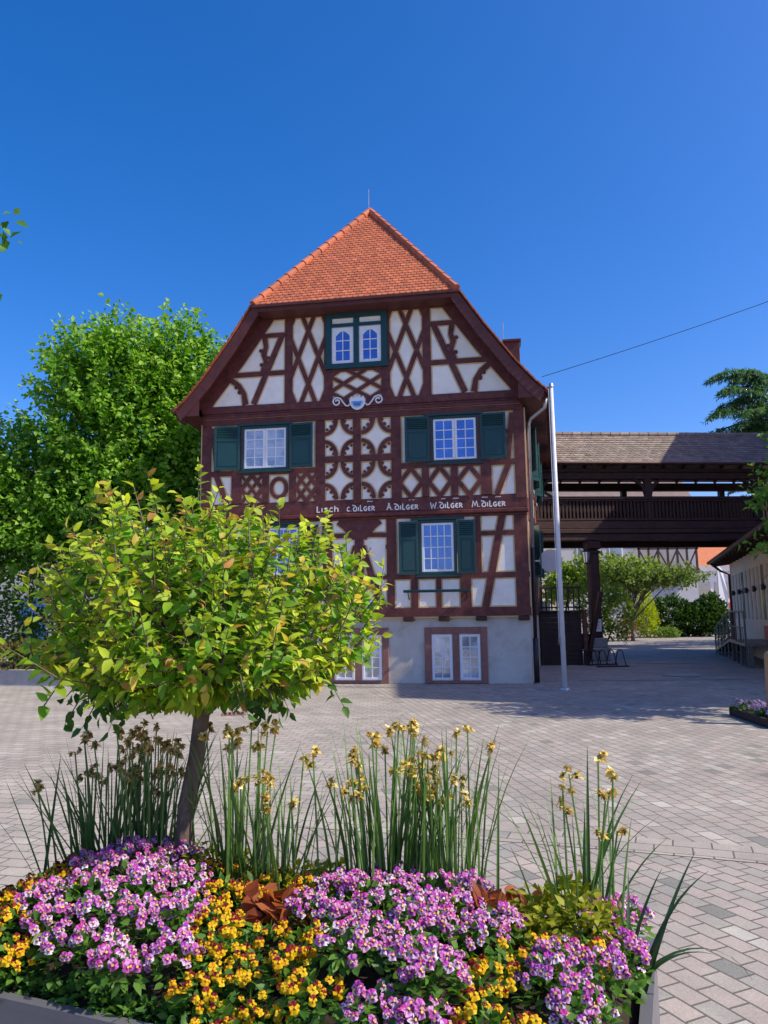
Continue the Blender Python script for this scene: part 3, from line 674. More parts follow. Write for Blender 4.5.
mb = MB(); mb.add([(-2.58, YF + .04, 9.37), (2.58, YF + .04, 9.37), (2.4, GY + .05, 9.33), (-2.4, GY + .05, 9.33)], [(0, 1, 2, 3)]); hp('hip_soffit', mb, 'soffit')
# chimney, lightning rods
mb = MB(); cx, cy = 4.02, 5.0
mb.box(cx - .24, cx + .24, cy - .25, cy + .3, 7.2, 10.12, bev=.01); mb.box(cx - .29, cx + .29, cy - .3, cy + .35, 10.12, 10.2, bev=.01); hp('chimney', mb, 'copper')
for x, y, z0, z1 in ((-.05, 2.15, 13.4, 14.15), (3.78, 5.3, 9.0, 11.0)):
    mb = MB(); mb.tube([(x, y, z0), (x, y, z1)], .012, 5); hp('lightning_rod', mb, 'zinc')
# downpipe at the right front corner
mb = MB(); mb.tube([(4.66, -.3, 6.8), (4.62, -.22, 6.55), (4.3, .02, 6.36), (4.24, .1, 6.25), (4.22, .16, 3.2)], .045, 8); hp('downpipe', mb, 'zinc', smooth=True)
mb = MB(); mb.tube([(4.22, .16, 3.2), (4.2, .16, 1.0)], .045, 8); mb.tube([(4.2, .16, 1.05), (4.2, .16, .02)], .065, 8); hp('downpipe', mb, 'black', smooth=True)
# --- right side wall timbers, windows and shutters
mb = MB(); k = 0
def side(y, z, o): return (rx(y) + o, y, z)
for z, h in ((1.69, .2), (2.56, .13), (4.25, .5), (5.29, .13), (6.6, .2)):
    k += 1; mb.bar(side(-.02, z, .012 + k * .001), side(D, z, .012 + k * .001), .03, h)
for y in (.13, 1.5, 2.9, 4.4, 5.8, 7.2, 8.6, 10.0, 10.85):
    k += 1; mb.bar(side(y, 1.7, .011 + k * .0006), side(y, 6.6, .011 + k * .0006), .2, .03, up=(1, 0, 0))
for y in (.6, 3.4, 6.2):
    k += 1; mb.bar(side(y, 1.75, .011 + k * .0006), side(y + .8, 4.0, .011 + k * .0006), .15, .03, up=(1, 0, 0))
hp('timber_frame', mb, 'timber')
for y0, z0, h in ((1.95, 5.36, 1.15), (4.75, 5.36, 1.15), (1.95, 2.62, 1.3), (7.55, 5.36, 1.15)):
    mb = MB(); mb.bar(side(y0, z0 + h / 2, .02), side(y0 + .9, z0 + h / 2, .02), .06, h); sw_ = hp('window', mb, 'white')
    mb = MB(); mb.bar(side(y0 + .06, z0 + h / 2, .052), side(y0 + .84, z0 + h / 2, .052), .006, h - .14); mb.build('pane', M['glass'], sw_)
    for yy, sgn, ang in ((y0, -1, 24), (y0 + .9, 1, 28)):
        mb = shutter_mesh(.48, h); mb.v = [(a * sgn, b, c) for a, b, c in mb.v]
        o = hp('shutter', mb, 'green'); o.location = side(yy, z0, .05); o.rotation_euler = (0, 0, math.pi / 2 - SK - sgn * R(ang))
mb = MB(); mb.bar(side(6.4, 2.75, .03), side(7.3, 2.75, .03), .08, 2.1); hp('door', mb, 'green')

# ================================================================== COVERED BRIDGE
br = thing('covered_bridge', 'covered dark timber footbridge with tiled roof spanning the lane from the half-timbered house', 'bridge', (5.5, 26.0, 0), R(4))
BL = 10.3
def bp(name, mb, mt, parent=None, **k): return mb.build(name, M[mt], parent or br, **k)
mb = MB(); mb.box(-.3, BL, -.06, .2, 4.16, 4.4, bev=.015); mb.box(-.3, BL, -.12, .16, 4.41, 4.56, bev=.015); mb.box(-.3, BL, -.09, .18, 4.57, 4.83, bev=.015)
mb.box(-.3, BL, .3, 2.7, 4.42, 4.56); mb.box(-.3, BL, 2.75, 3.0, 4.16, 4.83)
bp('deck', mb, 'bridgewood')
mb = MB(); mb.box(-.3, BL, -.13, .06, 5.62, 5.72, bev=.015); mb.box(-.3, BL, -.08, .03, 5.55, 5.617); bp('handrail', mb, 'bridgewood')
mb = MB(); mb.box(-.3, BL, -.08, .02, 4.87, 4.94); bp('bottom_rail', mb, 'bridgewood')
bm0 = MB(); bm0.add([(-.03, 0, 0), (.03, 0, 0), (.03, .03, 0), (-.03, .03, 0), (-.03, 0, .2), (.03, 0, .2), (.03, .03, .2), (-.03, .03, .2), (-.048, 0, .31), (.048, 0, .31), (.048, .03, .31), (-.048, .03, .31), (-.03, 0, .42), (.03, 0, .42), (.03, .03, .42), (-.03, .03, .42), (-.03, 0, .61), (.03, 0, .61), (.03, .03, .61), (-.03, .03, .61)],
                    [(4 * i + j, 4 * i + (j + 1) % 4, 4 * i + 4 + (j + 1) % 4, 4 * i + 4 + j) for i in range(4) for j in range(4)])
b0 = bp('baluster', bm0, 'bridgewood'); b0.location = (-.22, -.04, 4.94)
for i in range(1, 81): copy_of(b0, br, (-.22 + i * .13, -.04, 4.94))
mb = MB(); mb.box(-.3, BL, 2.8, 2.85, 4.85, 6.05); bp('rear_parapet', mb, 'bridgewood')
for x in (-.05, 3.98, 8.0):
    mb = MB(); mb.box(x - .12, x + .12, -.02, .2, 4.84, 6.4, bev=.015); bp('post', mb, 'bridgewood')
    for s in (-1, 1):
        if x < 0 and s < 0: continue
        mb = MB(); pts = [(x + s * (.1 + .52 * (i / 6) ** 1.6), 5.85 + .58 * (i / 6) ** .75) for i in range(7)]; mb.strip(pts, .1, .15, .12); bp('brace', mb, 'bridgewood')
for x in (.3, 4.2, 8.2):
    mb = MB(); mb.box(x - .1, x + .1, 2.75, 2.95, 4.84, 6.6); bp('post', mb, 'bridgewood')
mb = MB(); mb.bar((.55, 2.8, 6.3), (1.75, 2.8, 5.7), .1, .12); mb.bar((1.0, 2.8, 6.35), (2.0, 2.8, 5.72), .08, .1); bp('brace', mb, 'stone')
mb = MB(); mb.box(-.3, BL, -.05, .22, 6.36, 6.6, bev=.015); mb.box(-.3, BL, -.12, .12, 6.605, 6.72, bev=.01); mb.box(-.3, BL, 2.72, 2.95, 6.4, 6.7); bp('eave_beam', mb, 'bridgewood')
for i in range(13):
    mb = MB(); x = .2 + i * .8; mb.bar((x, -.38, 6.83), (x, 1.45, 8.22), .09, .1); mb.bar((x, 3.3, 6.83), (x, 1.45, 8.22), .09, .1); bp('rafter', mb, 'bridgewood')
mb = MB(); RL = 11.0
mb.add([(-1.3, -.45, 6.86), (BL, -.45, 6.86), (BL, 1.45, 8.3), (-1.3, 1.45, 8.3), (BL, 3.35, 6.86), (-1.3, 3.35, 6.86)], [(0, 1, 2, 3), (3, 2, 4, 5)])
brf = bp('roof', mb, 'oldtile', color=True)
sl_ = math.hypot(1.9, 1.44); mb = MB()
tile_rows(mb, (-1.2, -.5, 6.86), (1, 0, 0), (0, 1.9 / sl_, 1.44 / sl_), (0, -1.44 / sl_, 1.9 / sl_), sl_ - .02, lambda t: (-.1, RL), tw=.2, ex=.17, lift=.03, tint=.13)
mb.build('roof_tiles', M['oldtile'], brf, color=True)
for i in range(30):
    mb = MB(); x = -1.2 + i * .37; g = random.uniform(.75, 1.1); mb.tube([(x, 1.45, 8.33), (x + .4, 1.45, 8.345)], [.125, .10], 8, True, (g, g, g)); mb.build('ridge_tile', M['oldtile'], brf, color=True)
mb = MB(); mb.tube([(-.5, -.52, 6.84), (BL, -.52, 6.82)], .06, 8); bp('gutter', mb, 'copper')
# carrying post on its stone foot
mb = MB(); mb.box(1.68, 2.04, .0, .36, .78, 3.85, bev=.04); mb.box(1.6, 2.12, -.06, .42, 3.86, 4.15, bev=.04); mb.box(1.64, 2.08, -.03, .39, 3.7, 3.82, bev=.03); cp = bp('support_post', mb, 'timber_dark')
mb = MB(); mb.box(1.5, 2.22, -.18, .54, 0, .45, bev=.03); mb.box(1.56, 2.16, -.1, .46, .45, .78, bev=.03); mb.build('stone_foot', M['stone'], cp)
mb = MB(); mb.box(9.2, 9.5, 0, .3, 0, 4.15); bp('support_post', mb, 'timber_dark')
o = MB(); o.box(1.74, 1.99, -.02, -.004, 1.0, 1.42); pn = bp('notice', o, 'paper'); pn['label'] = 'white paper notice on the post'
o = MB()
for i in range(6): o.box(1.77, 1.77 + random.uniform(.12, .19), -.023, -.0205, 1.34 - i * .05, 1.352 - i * .05)
o.build('print', M['railsteel'], pn)
# lantern hanging on the post
ln = thing('hanging_lantern', 'small black iron lantern on a bracket at the bridge post', 'lantern', (7.02, 25.95, 3.55))
mb = MB(); mb.tube([(.25, .1, .5), (.0, 0, .52), (0, 0, .32)], .018, 6); mb.build('bracket', M['black'], ln)
mb = MB(); mb.tube([(0, 0, .32), (0, 0, .28), (0, 0, .2)], [.03, .05, .16], 6); mb.tube([(0, 0, -.22), (0, 0, -.18)], [.07, .09], 6)
for k in range(6):
    a = k * math.pi / 3; mb.bar((.09 * math.cos(a), .09 * math.sin(a), -.18), (.15 * math.cos(a), .15 * math.sin(a), .2), .015, .015)
mb.build('cage', M['black'], ln)
mb = MB(); mb.tube([(0, 0, -.17), (0, 0, .19)], [.078, .138], 6); mb.build('glass', M['glass_lace'], ln)

# outside stair with landing at the house
st = thing('wooden_stair', 'dark boarded stair with railed landing against the side of the half-timbered house', 'stair', (4.95, 24.2, 0), R(-4))
mb = MB()
for i in range(11): mb.box(.02, 1.32, 0, .04 + (i % 2) * .006, .0 + i * .15, .149 + i * .15, bev=.004)
mb.box(.02, 1.32, .05, 2.2, 1.60, 1.66); mb.box(1.28, 1.32, .05, 2.2, 0, 1.6)
mb.build('boarding', M['stairwood'], st)
mb = MB(); mb.box(-.05, 1.38, -.05, 2.2, 1.665, 1.73, bev=.01); mb.build('landing', M['stairwood'], st)
mb = MB(); mb.box(0, 1.36, -.02, .04, 2.42, 2.49, bev=.01); mb.box(0, 1.36, -.01, .03, 1.8, 1.85); mb.build('handrail', M['stairwood'], st)
for i in range(8):
    mb = MB(); x = .06 + i * .175; mb.box(x - .022, x + .022, -.01, .03, 1.735, 2.42); mb.build('baluster', M['stairwood'], st)
mb = MB(); mb.box(1.36, 1.5, -.06, .08, 0, 1.75, bev=.015); mb.build('newel_post', M['timber'], st)
mb = MB()
for i in range(9): mb.box(.05, 1.3, 2.2 + i * .16, 2.4 + i * .16, 1.5 - i * .17, 1.54 - i * .17)
mb.build('treads', M['stairwood'], st)
mb = MB(); mb.bar((1.34, 2.15, 1.6), (1.34, 3.7, .05), .06, .22); mb.bar((1.34, 2.15, 2.45), (1.34, 3.7, .95), .05, .07); mb.build('stringer', M['stairwood'], st)
mb = MB(); mb.bar((1.45, -.05, .1), (2.0, .1, 2.3), .13, .13); mb.build('leaning_brace', M['timber_dark'], st)

# bicycle rack
bk = thing('bicycle_rack', 'low black tubular bicycle rack on the paving beside the bridge post', 'bicycle rack', (6.35, 22.9, 0), R(4))
mb = MB(); mb.tube([(0, 0, .03), (1.0, 0, .03)], .025, 6); mb.tube([(0, .9, .03), (1.0, .9, .03)], .025, 6); mb.build('base_rail', M['black'], bk)
for i in range(4):
    x = .08 + i * .28; mb = MB(); mb.tube([(x, 0, .03), (x, .25, .45), (x, .45, .5), (x, .65, .45), (x, .9, .03)], .018, 6); mb.build('hoop', M['black'], bk)
# chair-like stand next to it
sd = thing('garden_chair', 'dark metal chair standing between the stair and the bridge post', 'chair', (6.45, 24.05, 0), R(15))
mb = MB(); mb.box(-.24, .24, -.24, .24, .43, .46, bev=.01); mb.build('seat', M['black'], sd)
mb = MB()
for i in range(5): mb.box(-.22 + i * .095, -.16 + i * .095, .22, .245, .48, .92)
mb.box(-.24, .24, .215, .25, .9, .96); mb.build('backrest', M['black'], sd)
for sx in (-1, 1):
    for sy in (-1, 1):
        mb = MB(); mb.tube([(sx * .24, sy * .25, 0), (sx * .22, sy * .22, .44)], .018, 6); mb.build('leg', M['black'], sd)

# ================================================================== FLAGPOLE
fp = thing('flagpole', 'tall bare white flagpole standing in front of the right corner of the half-timbered house', 'flagpole', (3.82, 16.31, 0))
mb = MB(); mb.tube([(0, 0, 0), (0, 0, 3.2), (0, 0, 6.72)], [.056, .05, .04], 14); mb.build('shaft', M['polewhite'], fp, smooth=True)
mb = MB(); mb.tube([(0, 0, 6.7), (0, 0, 6.78)], [.06, .045], 12); mb.build('cap', M['zinc'], fp)
mb = MB(); mb.tube([(0, 0, 0.0), (0, 0, .05)], [.13, .12], 14); mb.build('collar', M['zinc'], fp)
mb = MB(); mb.tube([(-.085, -.05, 1.0), (-.075, -.05, 6.65)], .006, 5); mb.build('halyard', M['paper'], fp)
mb = MB(); mb.bar((-.1, -.06, .95), (-.1, -.06, 1.1), .03, .02, up=(1, 0, 0)); mb.build('cleat', M['railsteel'], fp)
dg = thing('round_sign', 'pale round sign disc seen behind the white flagpole', 'sign', (4.28, 19.2, 2.98), R(-6))
mb = MB(); mb.tube([(0, -.012, 0), (0, .012, 0)], .29, 28); mb.build('disc', M['greywall'], dg)
mb = MB(); mb.bar((0, .03, 0), (-.62, .03, 0), .03, .04); mb.build('bracket', M['zinc'], dg)
# wire
mb = MB(); n = 16; a = Vector((4.35, 19.6, 8.02)); b = Vector((15.72, 20.0, 12.05))
mb.tube([a.lerp(b, i / n) - Vector((0, 0, .35 * 4 * (i / n) * (1 - i / n) * .35)) for i in range(n + 1)], .009, 5)
tag(mb.build('overhead_wire', M['black']), 'thin dark cable rising across the sky from the roof edge', 'cable')

# ================================================================== LOW HALL AND RAMP ON THE RIGHT
ax, ay = 15.25, 33.0; bx_, by_ = 9.9, 17.0
hall = thing('low_hall', 'low cream hall with tall narrow wall slots and a deep brown eave beside the lane', 'building', (ax, ay, 0), math.atan2(by_ - ay, bx_ - ax))
HL = math.hypot(ax - bx_, ay - by_)       # local x runs from the far end towards us, local y to the hall's inside (left of travel)
# travelling towards the camera, inside is on the +X world side, which is local +y
mb = MB(); mb.box(0, HL, 0, 2.4, 0, 4.02); mb.build('wall', M['cream'], hall)
mb = MB(); mb.add([(-.35, -.75, 3.72), (HL + .3, -.75, 3.72), (HL + .3, 2.5, 4.14), (-.35, 2.5, 4.14), (-.35, -.75, 3.86), (HL + .3, -.75, 3.86), (HL + .3, 2.5, 4.28), (-.35, 2.5, 4.28)], [(3, 2, 1, 0), (4, 5, 6, 7), (0, 1, 5, 4), (1, 2, 6, 5), (2, 3, 7, 6), (3, 0, 4, 7)]); hr = mb.build('roof', M['timber_dark'], hall)
for i in range(16):
    mb = MB(); x = .1 + i * 1.05; mb.bar((x, -.7, 3.66), (x, 0, 3.75), .1, .13); mb.build('rafter_end', M['timber_dark'], hr)
mb = MB(); mb.tube([(-.4, -.82, 3.8), (HL + .3, -.82, 3.8)], .075, 8); mb.tube([(.3, -.8, 3.75), (.3, -.4, 3.4), (.15, -.06, 3.25), (.15, -.06, .1)], .05, 8); mb.build('gutter', M['copper'], hall)
for i in range(15):
    x = .75 + i * .98; mb = MB(); mb.box(x, x + .42, -.03, .02, 1.35, 3.15); mb.build('wall_slot', M['darkglass' if i % 5 == 3 else 'creamslat'], hall)
for i in range(5):
    x = 1.45 + i * 1.96; mb = MB(); mb.tube([(x, -.09, 2.3), (x, -.09, 2.5)], .06, 8); mb.box(x - .03, x + .03, -.06, .0, 2.36, 2.44); mb.build('wall_lamp', M['black'], hall)
# ramp
rp = thing('entrance_ramp', 'grey metal entrance ramp with tubular handrails along the cream hall', 'ramp', (ax, ay, 0), hall.rotation_euler[2])
x0, x1 = 3.0, 12.2
def rz_(x): return min(.66, max(.05, .05 + .61 * (x - x0) / 5.2))
mb = MB(); mb.add([(x0, -1.1, .03), (8.2, -1.1, .62), (x1, -1.1, .62), (x1, -.03, .62), (8.2, -.03, .62), (x0, -.03, .03), (x0, -1.1, .07), (8.2, -1.1, .7), (x1, -1.1, .7), (x1, -.03, .7), (8.2, -.03, .7), (x0, -.03, .07)],
    [(0, 5, 4, 1), (1, 4, 3, 2), (6, 7, 10, 11), (7, 8, 9, 10), (0, 1, 7, 6), (1, 2, 8, 7), (5, 11, 10, 4), (4, 10, 9, 3), (2, 3, 9, 8), (0, 6, 11, 5)]); mb.build('ramp_deck', M['railsteel'], rp)
for i in range(9):
    x = x0 + .1 + i * 1.13; mb = MB(); mb.tube([(x, -1.06, 0), (x, -1.06, rz_(x) + .95)], .028, 6); mb.build('post', M['railsteel'], rp)
mb = MB(); mb.tube([(x0, -1.06, .95), (8.2, -1.06, 1.62), (x1, -1.06, 1.62)], .032, 8); mb.tube([(x0, -1.06, .55), (8.2, -1.06, 1.15), (x1, -1.06, 1.15)], .02, 6); mb.build('handrail', M['railsteel'], rp)
for i in range(24):
    x = x0 + .25 + i * .38; mb = MB(); mb.tube([(x, -1.06, rz_(x)), (x, -1.06, rz_(x) + .5)], .011, 5); mb.build('rail_bar', M['railsteel'], rp)
for i, x in enumerate((8.4, 10.2, 12.0)):
    mb = MB(); mb.box(x - .06, x + .06, -1.0, -.88, 0, .62); mb.build('leg', M['railsteel'], rp)
mb = MB(); mb.box(8.6, 11.8, -.06, -.02, .72, 1.15); tag(mb.build('banner_strip', M['redpaint'], rp), None, None)

# neighbouring house out of frame that shades the right half of the square
tw = thing('town_house', 'tall narrow town house with steep roof to the right of the square', 'house', (17.4, 9.95, 0))
mb = MB(); mb.poly([(-1.7, 0), (1.7, 0), (1.7, 12.5), (0, 16.9), (-1.7, 12.5)], 9.5, 9.5); mb.poly([(-1.69, 0), (1.69, 0), (1.69, 10.2), (0, 14.0), (-1.69, 10.2)], 18.1, 8.597); mb.build('wall', M['cream'], tw)
for sx in (-1, 1):
  for ya, yb_, dz in ((-.02, 9.55, 0), (9.56, 18.2, -2.6)):
    mb = MB(); mb.add([(sx * 1.78, ya, 12.4 + dz), (0, ya, 17.05 + dz), (0, yb_, 17.05 + dz), (sx * 1.78, yb_, 12.4 + dz), (sx * 1.78, ya, 12.25 + dz), (0, ya, 16.9 + dz), (0, yb_, 16.9 + dz), (sx * 1.78, yb_, 12.25 + dz)], [(0, 1, 2, 3), (7, 6, 5, 4), (0, 4, 5, 1), (3, 2, 6, 7), (0, 3, 7, 4)]); mb.build('roof', M['redroof'], tw)
for z in (1.5, 4.6, 7.7):
    for y in (2, 5, 8, 11, 14, 16.6):
        mb = MB(); mb.box(-1.76, -1.69, y, y + 1.0, z, z + 1.4); wv = mb.build('window', M['white'], tw); mb = MB(); mb.box(-1.775, -1.762, y + .08, y + .92, z + .08, z + 1.32); mb.build('pane', M['glass'], wv)

# ================================================================== VEGETATION HELPERS
def blob_tree(name, label, cat, base, trunk_r, top, lobes, nshoot, nleaf, L, Wd, ca, cb, cc, group=None, up=.55, shootlen=.7, limbs=7, mt='leaf', bark='bark', shell=.72, fine=False, seed=1, amp=.1):
    """trunk, limbs and leafy shoots whose outline follows a union of ellipsoid lobes (centre, radii) in local coordinates"""
    global rng
    rng = np.random.default_rng(seed); random.seed(seed)
    t = thing(name, label, cat, base, 0, group)
    mb = MB(); h = top
    pts = [(random.uniform(-.06, .06) * h * .2, random.uniform(-.06, .06) * h * .2, h * i / 5) for i in range(6)]; pts[0] = (0, 0, 0)
    mb.tube(pts, [trunk_r * (1.25 if i == 0 else 1 - .1 * i) for i in range(6)], 10, jit=.05)
    for i in range(limbs):
        c, r = lobes[i % len(lobes)]; c = np.array(c); r = np.array(r); e = c + unit(rng.normal(size=3) + [0, 0, .3]) * r * rng.uniform(.3, .75)
        s0 = np.array(pts[random.choice([2, 3, 4, 5])]); m = s0 * .5 + e * .5 + rng.normal(size=3) * .08 * np.linalg.norm(e - s0) + [0, 0, .1 * np.linalg.norm(e - s0)]
        mb.tube([s0, s0 * .6 + m * .4, m, m * .45 + e * .55, e], [trunk_r * .5, trunk_r * .42, trunk_r * .3, trunk_r * .2, trunk_r * .07], 6, jit=.06)
    mb.build('trunk', M[bark], t, smooth=True)
    vol = np.array([np.prod(r) ** (2 / 3) for c, r in lobes]); wts = vol / vol.sum()
    P = []; Dd = []; shade = []
    for (c, r), wt in zip(lobes, wts):
        n = int(nshoot * wt); d = rdir(n); rad = 1 - (1 - shell) * rng.random(n) ** 1.2 * 1.6
        rad = np.clip(rad, .15, 1.0) * (1 + amp * np.sin(d[:, 0] * 7 + d[:, 2] * 9 + c[0] * 3) + amp * .6 * np.sin(d[:, 1] * 13 + d[:, 2] * 15 + c[2]) + .06 * rng.normal(size=n))
        p = np.array(c) + d * np.array(r) * rad[:, None]
        P.append(p); q = unit(d / np.array(r) * np.mean(r)) + np.array([0, 0, up]) + rng.normal(size=(n, 3)) * .35; Dd.append(unit(q)); shade.append(rad)
    P = np.concatenate(P); Dd = np.concatenate(Dd); rad = np.concatenate(shade); n = len(P); k = nleaf
    ln = shootlen * rng.uniform(.5, 1.3, n)
    u = np.tile((np.arange(k) + .5) / k, (n, 1)) + rng.uniform(-.03, .03, (n, k))
    start = P - Dd * (ln * .55)[:, None]
    pos = start[:, None] + Dd[:, None] * (ln[:, None] * u)[..., None] + rng.normal(size=(n, k, 3)) * L * .35
    side_ = rdir(n * k).reshape(n, k, 3)
    dirs = unit(Dd[:, None] * .45 + side_ * .9 + np.array([0, 0, -.12]))
    nrm = unit(rng.normal(size=(n, k, 3)) * .55 + np.array([0.15, -.1, .9]))
    # colour: young pale leaves at the shoot tip, deeper green further back, plus shoot to shoot variety
    tcol = np.clip(u * .8 + rng.normal(size=(n, 1)) * .22 + rng.normal(size=(n, k)) * .1, 0, 1).reshape(-1)
    col = lerpc(ca, cb, tcol)
    tip = (u.reshape(-1) > .82) & (rng.random(n * k) < .5); col[tip] = col[tip] * .4 + np.array(cc) * .6
    LL = L * rng.uniform(.65, 1.2, n * k)
    leaves('crown', pos.reshape(-1, 3), dirs.reshape(-1, 3), nrm.reshape(-1, 3), LL, LL * Wd, col, M[mt], t, fine)
    return t
def bush(name, label, cat, base, lobes, n, L, Wd, ca, cb, group=None, seed=3, mt='leaf', up=.5, stem=True):
    global rng
    rng = np.random.default_rng(seed); random.seed(seed); t = thing(name, label, cat, base, 0, group)
    vol = np.array([np.prod(r) ** (2 / 3) for c, r in lobes]); w_ = vol / vol.sum(); P = []; Dd = []
    for (c, r), q in zip(lobes, w_):
        m = int(n * q); d = rdir(m); rad = np.clip(1 - .45 * rng.random(m) ** 1.5, .2, 1) * (1 + .1 * np.sin(d[:, 0] * 8 + d[:, 2] * 7)); p = np.array(c) + d * np.array(r) * rad[:, None]; p[:, 2] = np.maximum(p[:, 2], .02)
        P.append(p); Dd.append(unit(d + rng.normal(size=(m, 3)) * .6 + [0, 0, up]))
    P = np.concatenate(P); Dd = np.concatenate(Dd); m = len(P)
    leaves('foliage', P, Dd, unit(rng.normal(size=(m, 3)) * .6 + [0.1, -.2, .8]), L * rng.uniform(.6, 1.3, m), L * Wd, lerpc(ca, cb, np.clip(rng.normal(.5, .3, m), 0, 1)), M[mt], t)
    if stem:
        mb = MB()
        for c, r in lobes: mb.tube([(c[0] * .4, c[1] * .4, 0), (c[0], c[1], max(.1, c[2]))], [.05, .02], 5)
        mb.build('stem', M['bark_dark'], t)
    return t

# ================================================================== TREES
blob_tree('broadleaf_tree', 'big bright green broadleaf tree rising left of the half-timbered house', 'tree', (-8.9, 24.5, 0), .38, 6.5,
    [((.4, 0, 7.9), (2.8, 3.0, 3.2)), ((-3.3, .4, 6.2), (2.4, 2.8, 2.4)), ((2.6, .3, 7.4), (2.2, 2.4, 2.9)), ((-.6, -.6, 9.6), (1.7, 2.0, 1.8)), ((1.8, .2, 10.0), (2.0, 2.0, 1.8)), ((.2, -.3, 4.6), (4.4, 3.0, 2.1)), ((-5.4, 0, 4.6), (2.4, 2.6, 2.1)), ((3.6, .6, 5.2), (1.7, 2.2, 2.3))],
    6800, 15, .18, .76, (.09, .25, .016), (.26, .48, .045), (.44, .62, .13), up=.75, shootlen=1.0, limbs=16, bark='bark_dark', shell=.68, seed=21, amp=.17)
blob_tree('leafy_tree', 'broadleaf tree reaching in with a few leaf sprays at the upper left edge', 'tree', (-5.0, 5.2, 0), .12, 3.6,
    [((-.1, 0, 4.5), (1.85, 1.2, 1.3)), ((1.9, -.15, 4.55), (.42, .25, .12)), ((1.92, -.15, 4.25), (.45, .25, .13))], 420, 11, .1, .7, (.05, .15, .02), (.1, .24, .03), (.15, .3, .04), seed=7, shootlen=.4, limbs=8)
blob_tree('young_tree', 'young light green tree beside the wooden stake at the right edge of the square', 'tree', (6.78, 11.75, 0), .06, 3.2,
    [((.9, 0, 3.75), (1.5, 1.4, 1.2)), ((-.15, -.1, 3.55), (.75, .8, .62)), ((-.1, 0, 2.55), (.7, .7, .5)), ((1.2, 0, 5), (1.2, 1.2, .9)), ((.5, .4, 3), (.9, .9, .7))], 560, 11, .125, .7, (.06, .18, .02), (.15, .3, .03), (.22, .36, .05), seed=9, shootlen=.55, limbs=12)
blob_tree('lime_tree', 'yellow green tree in the sun behind the bridge pillar', 'tree', (13.0, 46, 0), .2, 4.0,
    [((0, 0, 4.3), (1.7, 1.6, .9)), ((2.4, 0, 4.0), (1.6, 1.4, 1.0)), ((-1.9, .5, 3.4), (1.4, 1.4, 1.2))], 620, 9, .26, .75, (.12, .22, .02), (.24, .33, .03), (.3, .36, .05), seed=12, shootlen=.9, limbs=9)
blob_tree('pollard_tree', 'spreading tree with bare gnarled branches and thin leaves above the lane', 'tree', (14.4, 44, 0), .1, 2.8,
    [((.6, 0, 3.6), (2.2, 1.5, .6)), ((2.6, 0, 3.75), (1.9, 1.4, .55)), ((-.8, 0, 3.9), (1.3, 1.2, .7))], 520, 8, .22, .7, (.08, .15, .03), (.2, .26, .05), (.26, .3, .07), seed=14, shootlen=.8, limbs=22, bark='bark')
bush('yellow_conifer', 'bright yellow green columnar conifer at the end of the lane', 'shrub', (17.3, 50, 0), [((0, 0, 1.6), (.66, .6, 1.6)), ((0, 0, 1.0), (.78, .7, 1.2))], 3000, .17, .5, (.26, .36, .015), (.5, .56, .03), seed=31, up=1.0)
bush('rusty_shrub', 'small rust brown shrub beside the yellow conifer', 'shrub', (15.7, 49, 0), [((0, 0, .7), (.6, .55, .75))], 600, .16, .5, (.16, .05, .03), (.24, .09, .05), seed=32, up=1.0)
bush('dark_hedge', 'broad dark green bush at the end of the lane', 'shrub', (20.6, 51, 0), [((-1.2, 0, 1.3), (1.5, 1.1, 1.4)), ((.6, 0, 1.1), (1.6, 1.0, 1.2)), ((1.6, .2, 1.5), (1.0, .9, 1.3))], 6500, .26, .6, (.018, .05, .012), (.05, .12, .02), seed=33)
bush('round_bush', 'rounded dark bush standing by the corner of the cream hall', 'shrub', (17.6, 38, 0), [((0, 0, .7), (.75, .7, .8))], 900, .16, .6, (.016, .045, .012), (.04, .1, .02), seed=34)
bush('low_shrub', 'low light green ground plant at the foot of the yellow conifer', 'shrub', (18.4, 49.4, 0), [((0, 0, .3), (.9, .5, .4))], 500, .16, .5, (.1, .2, .03), (.2, .3, .04), seed=35)
bush('climber', 'sunlit climbing shrub growing behind the wooden stair', 'shrub', (10.6, 38, 0), [((0, 0, 2.2), (1.0, .7, 2.0)), ((1.2, .2, 1.6), (.8, .6, 1.4))], 2600, .2, .65, (.1, .2, .02), (.28, .34, .04), seed=36)
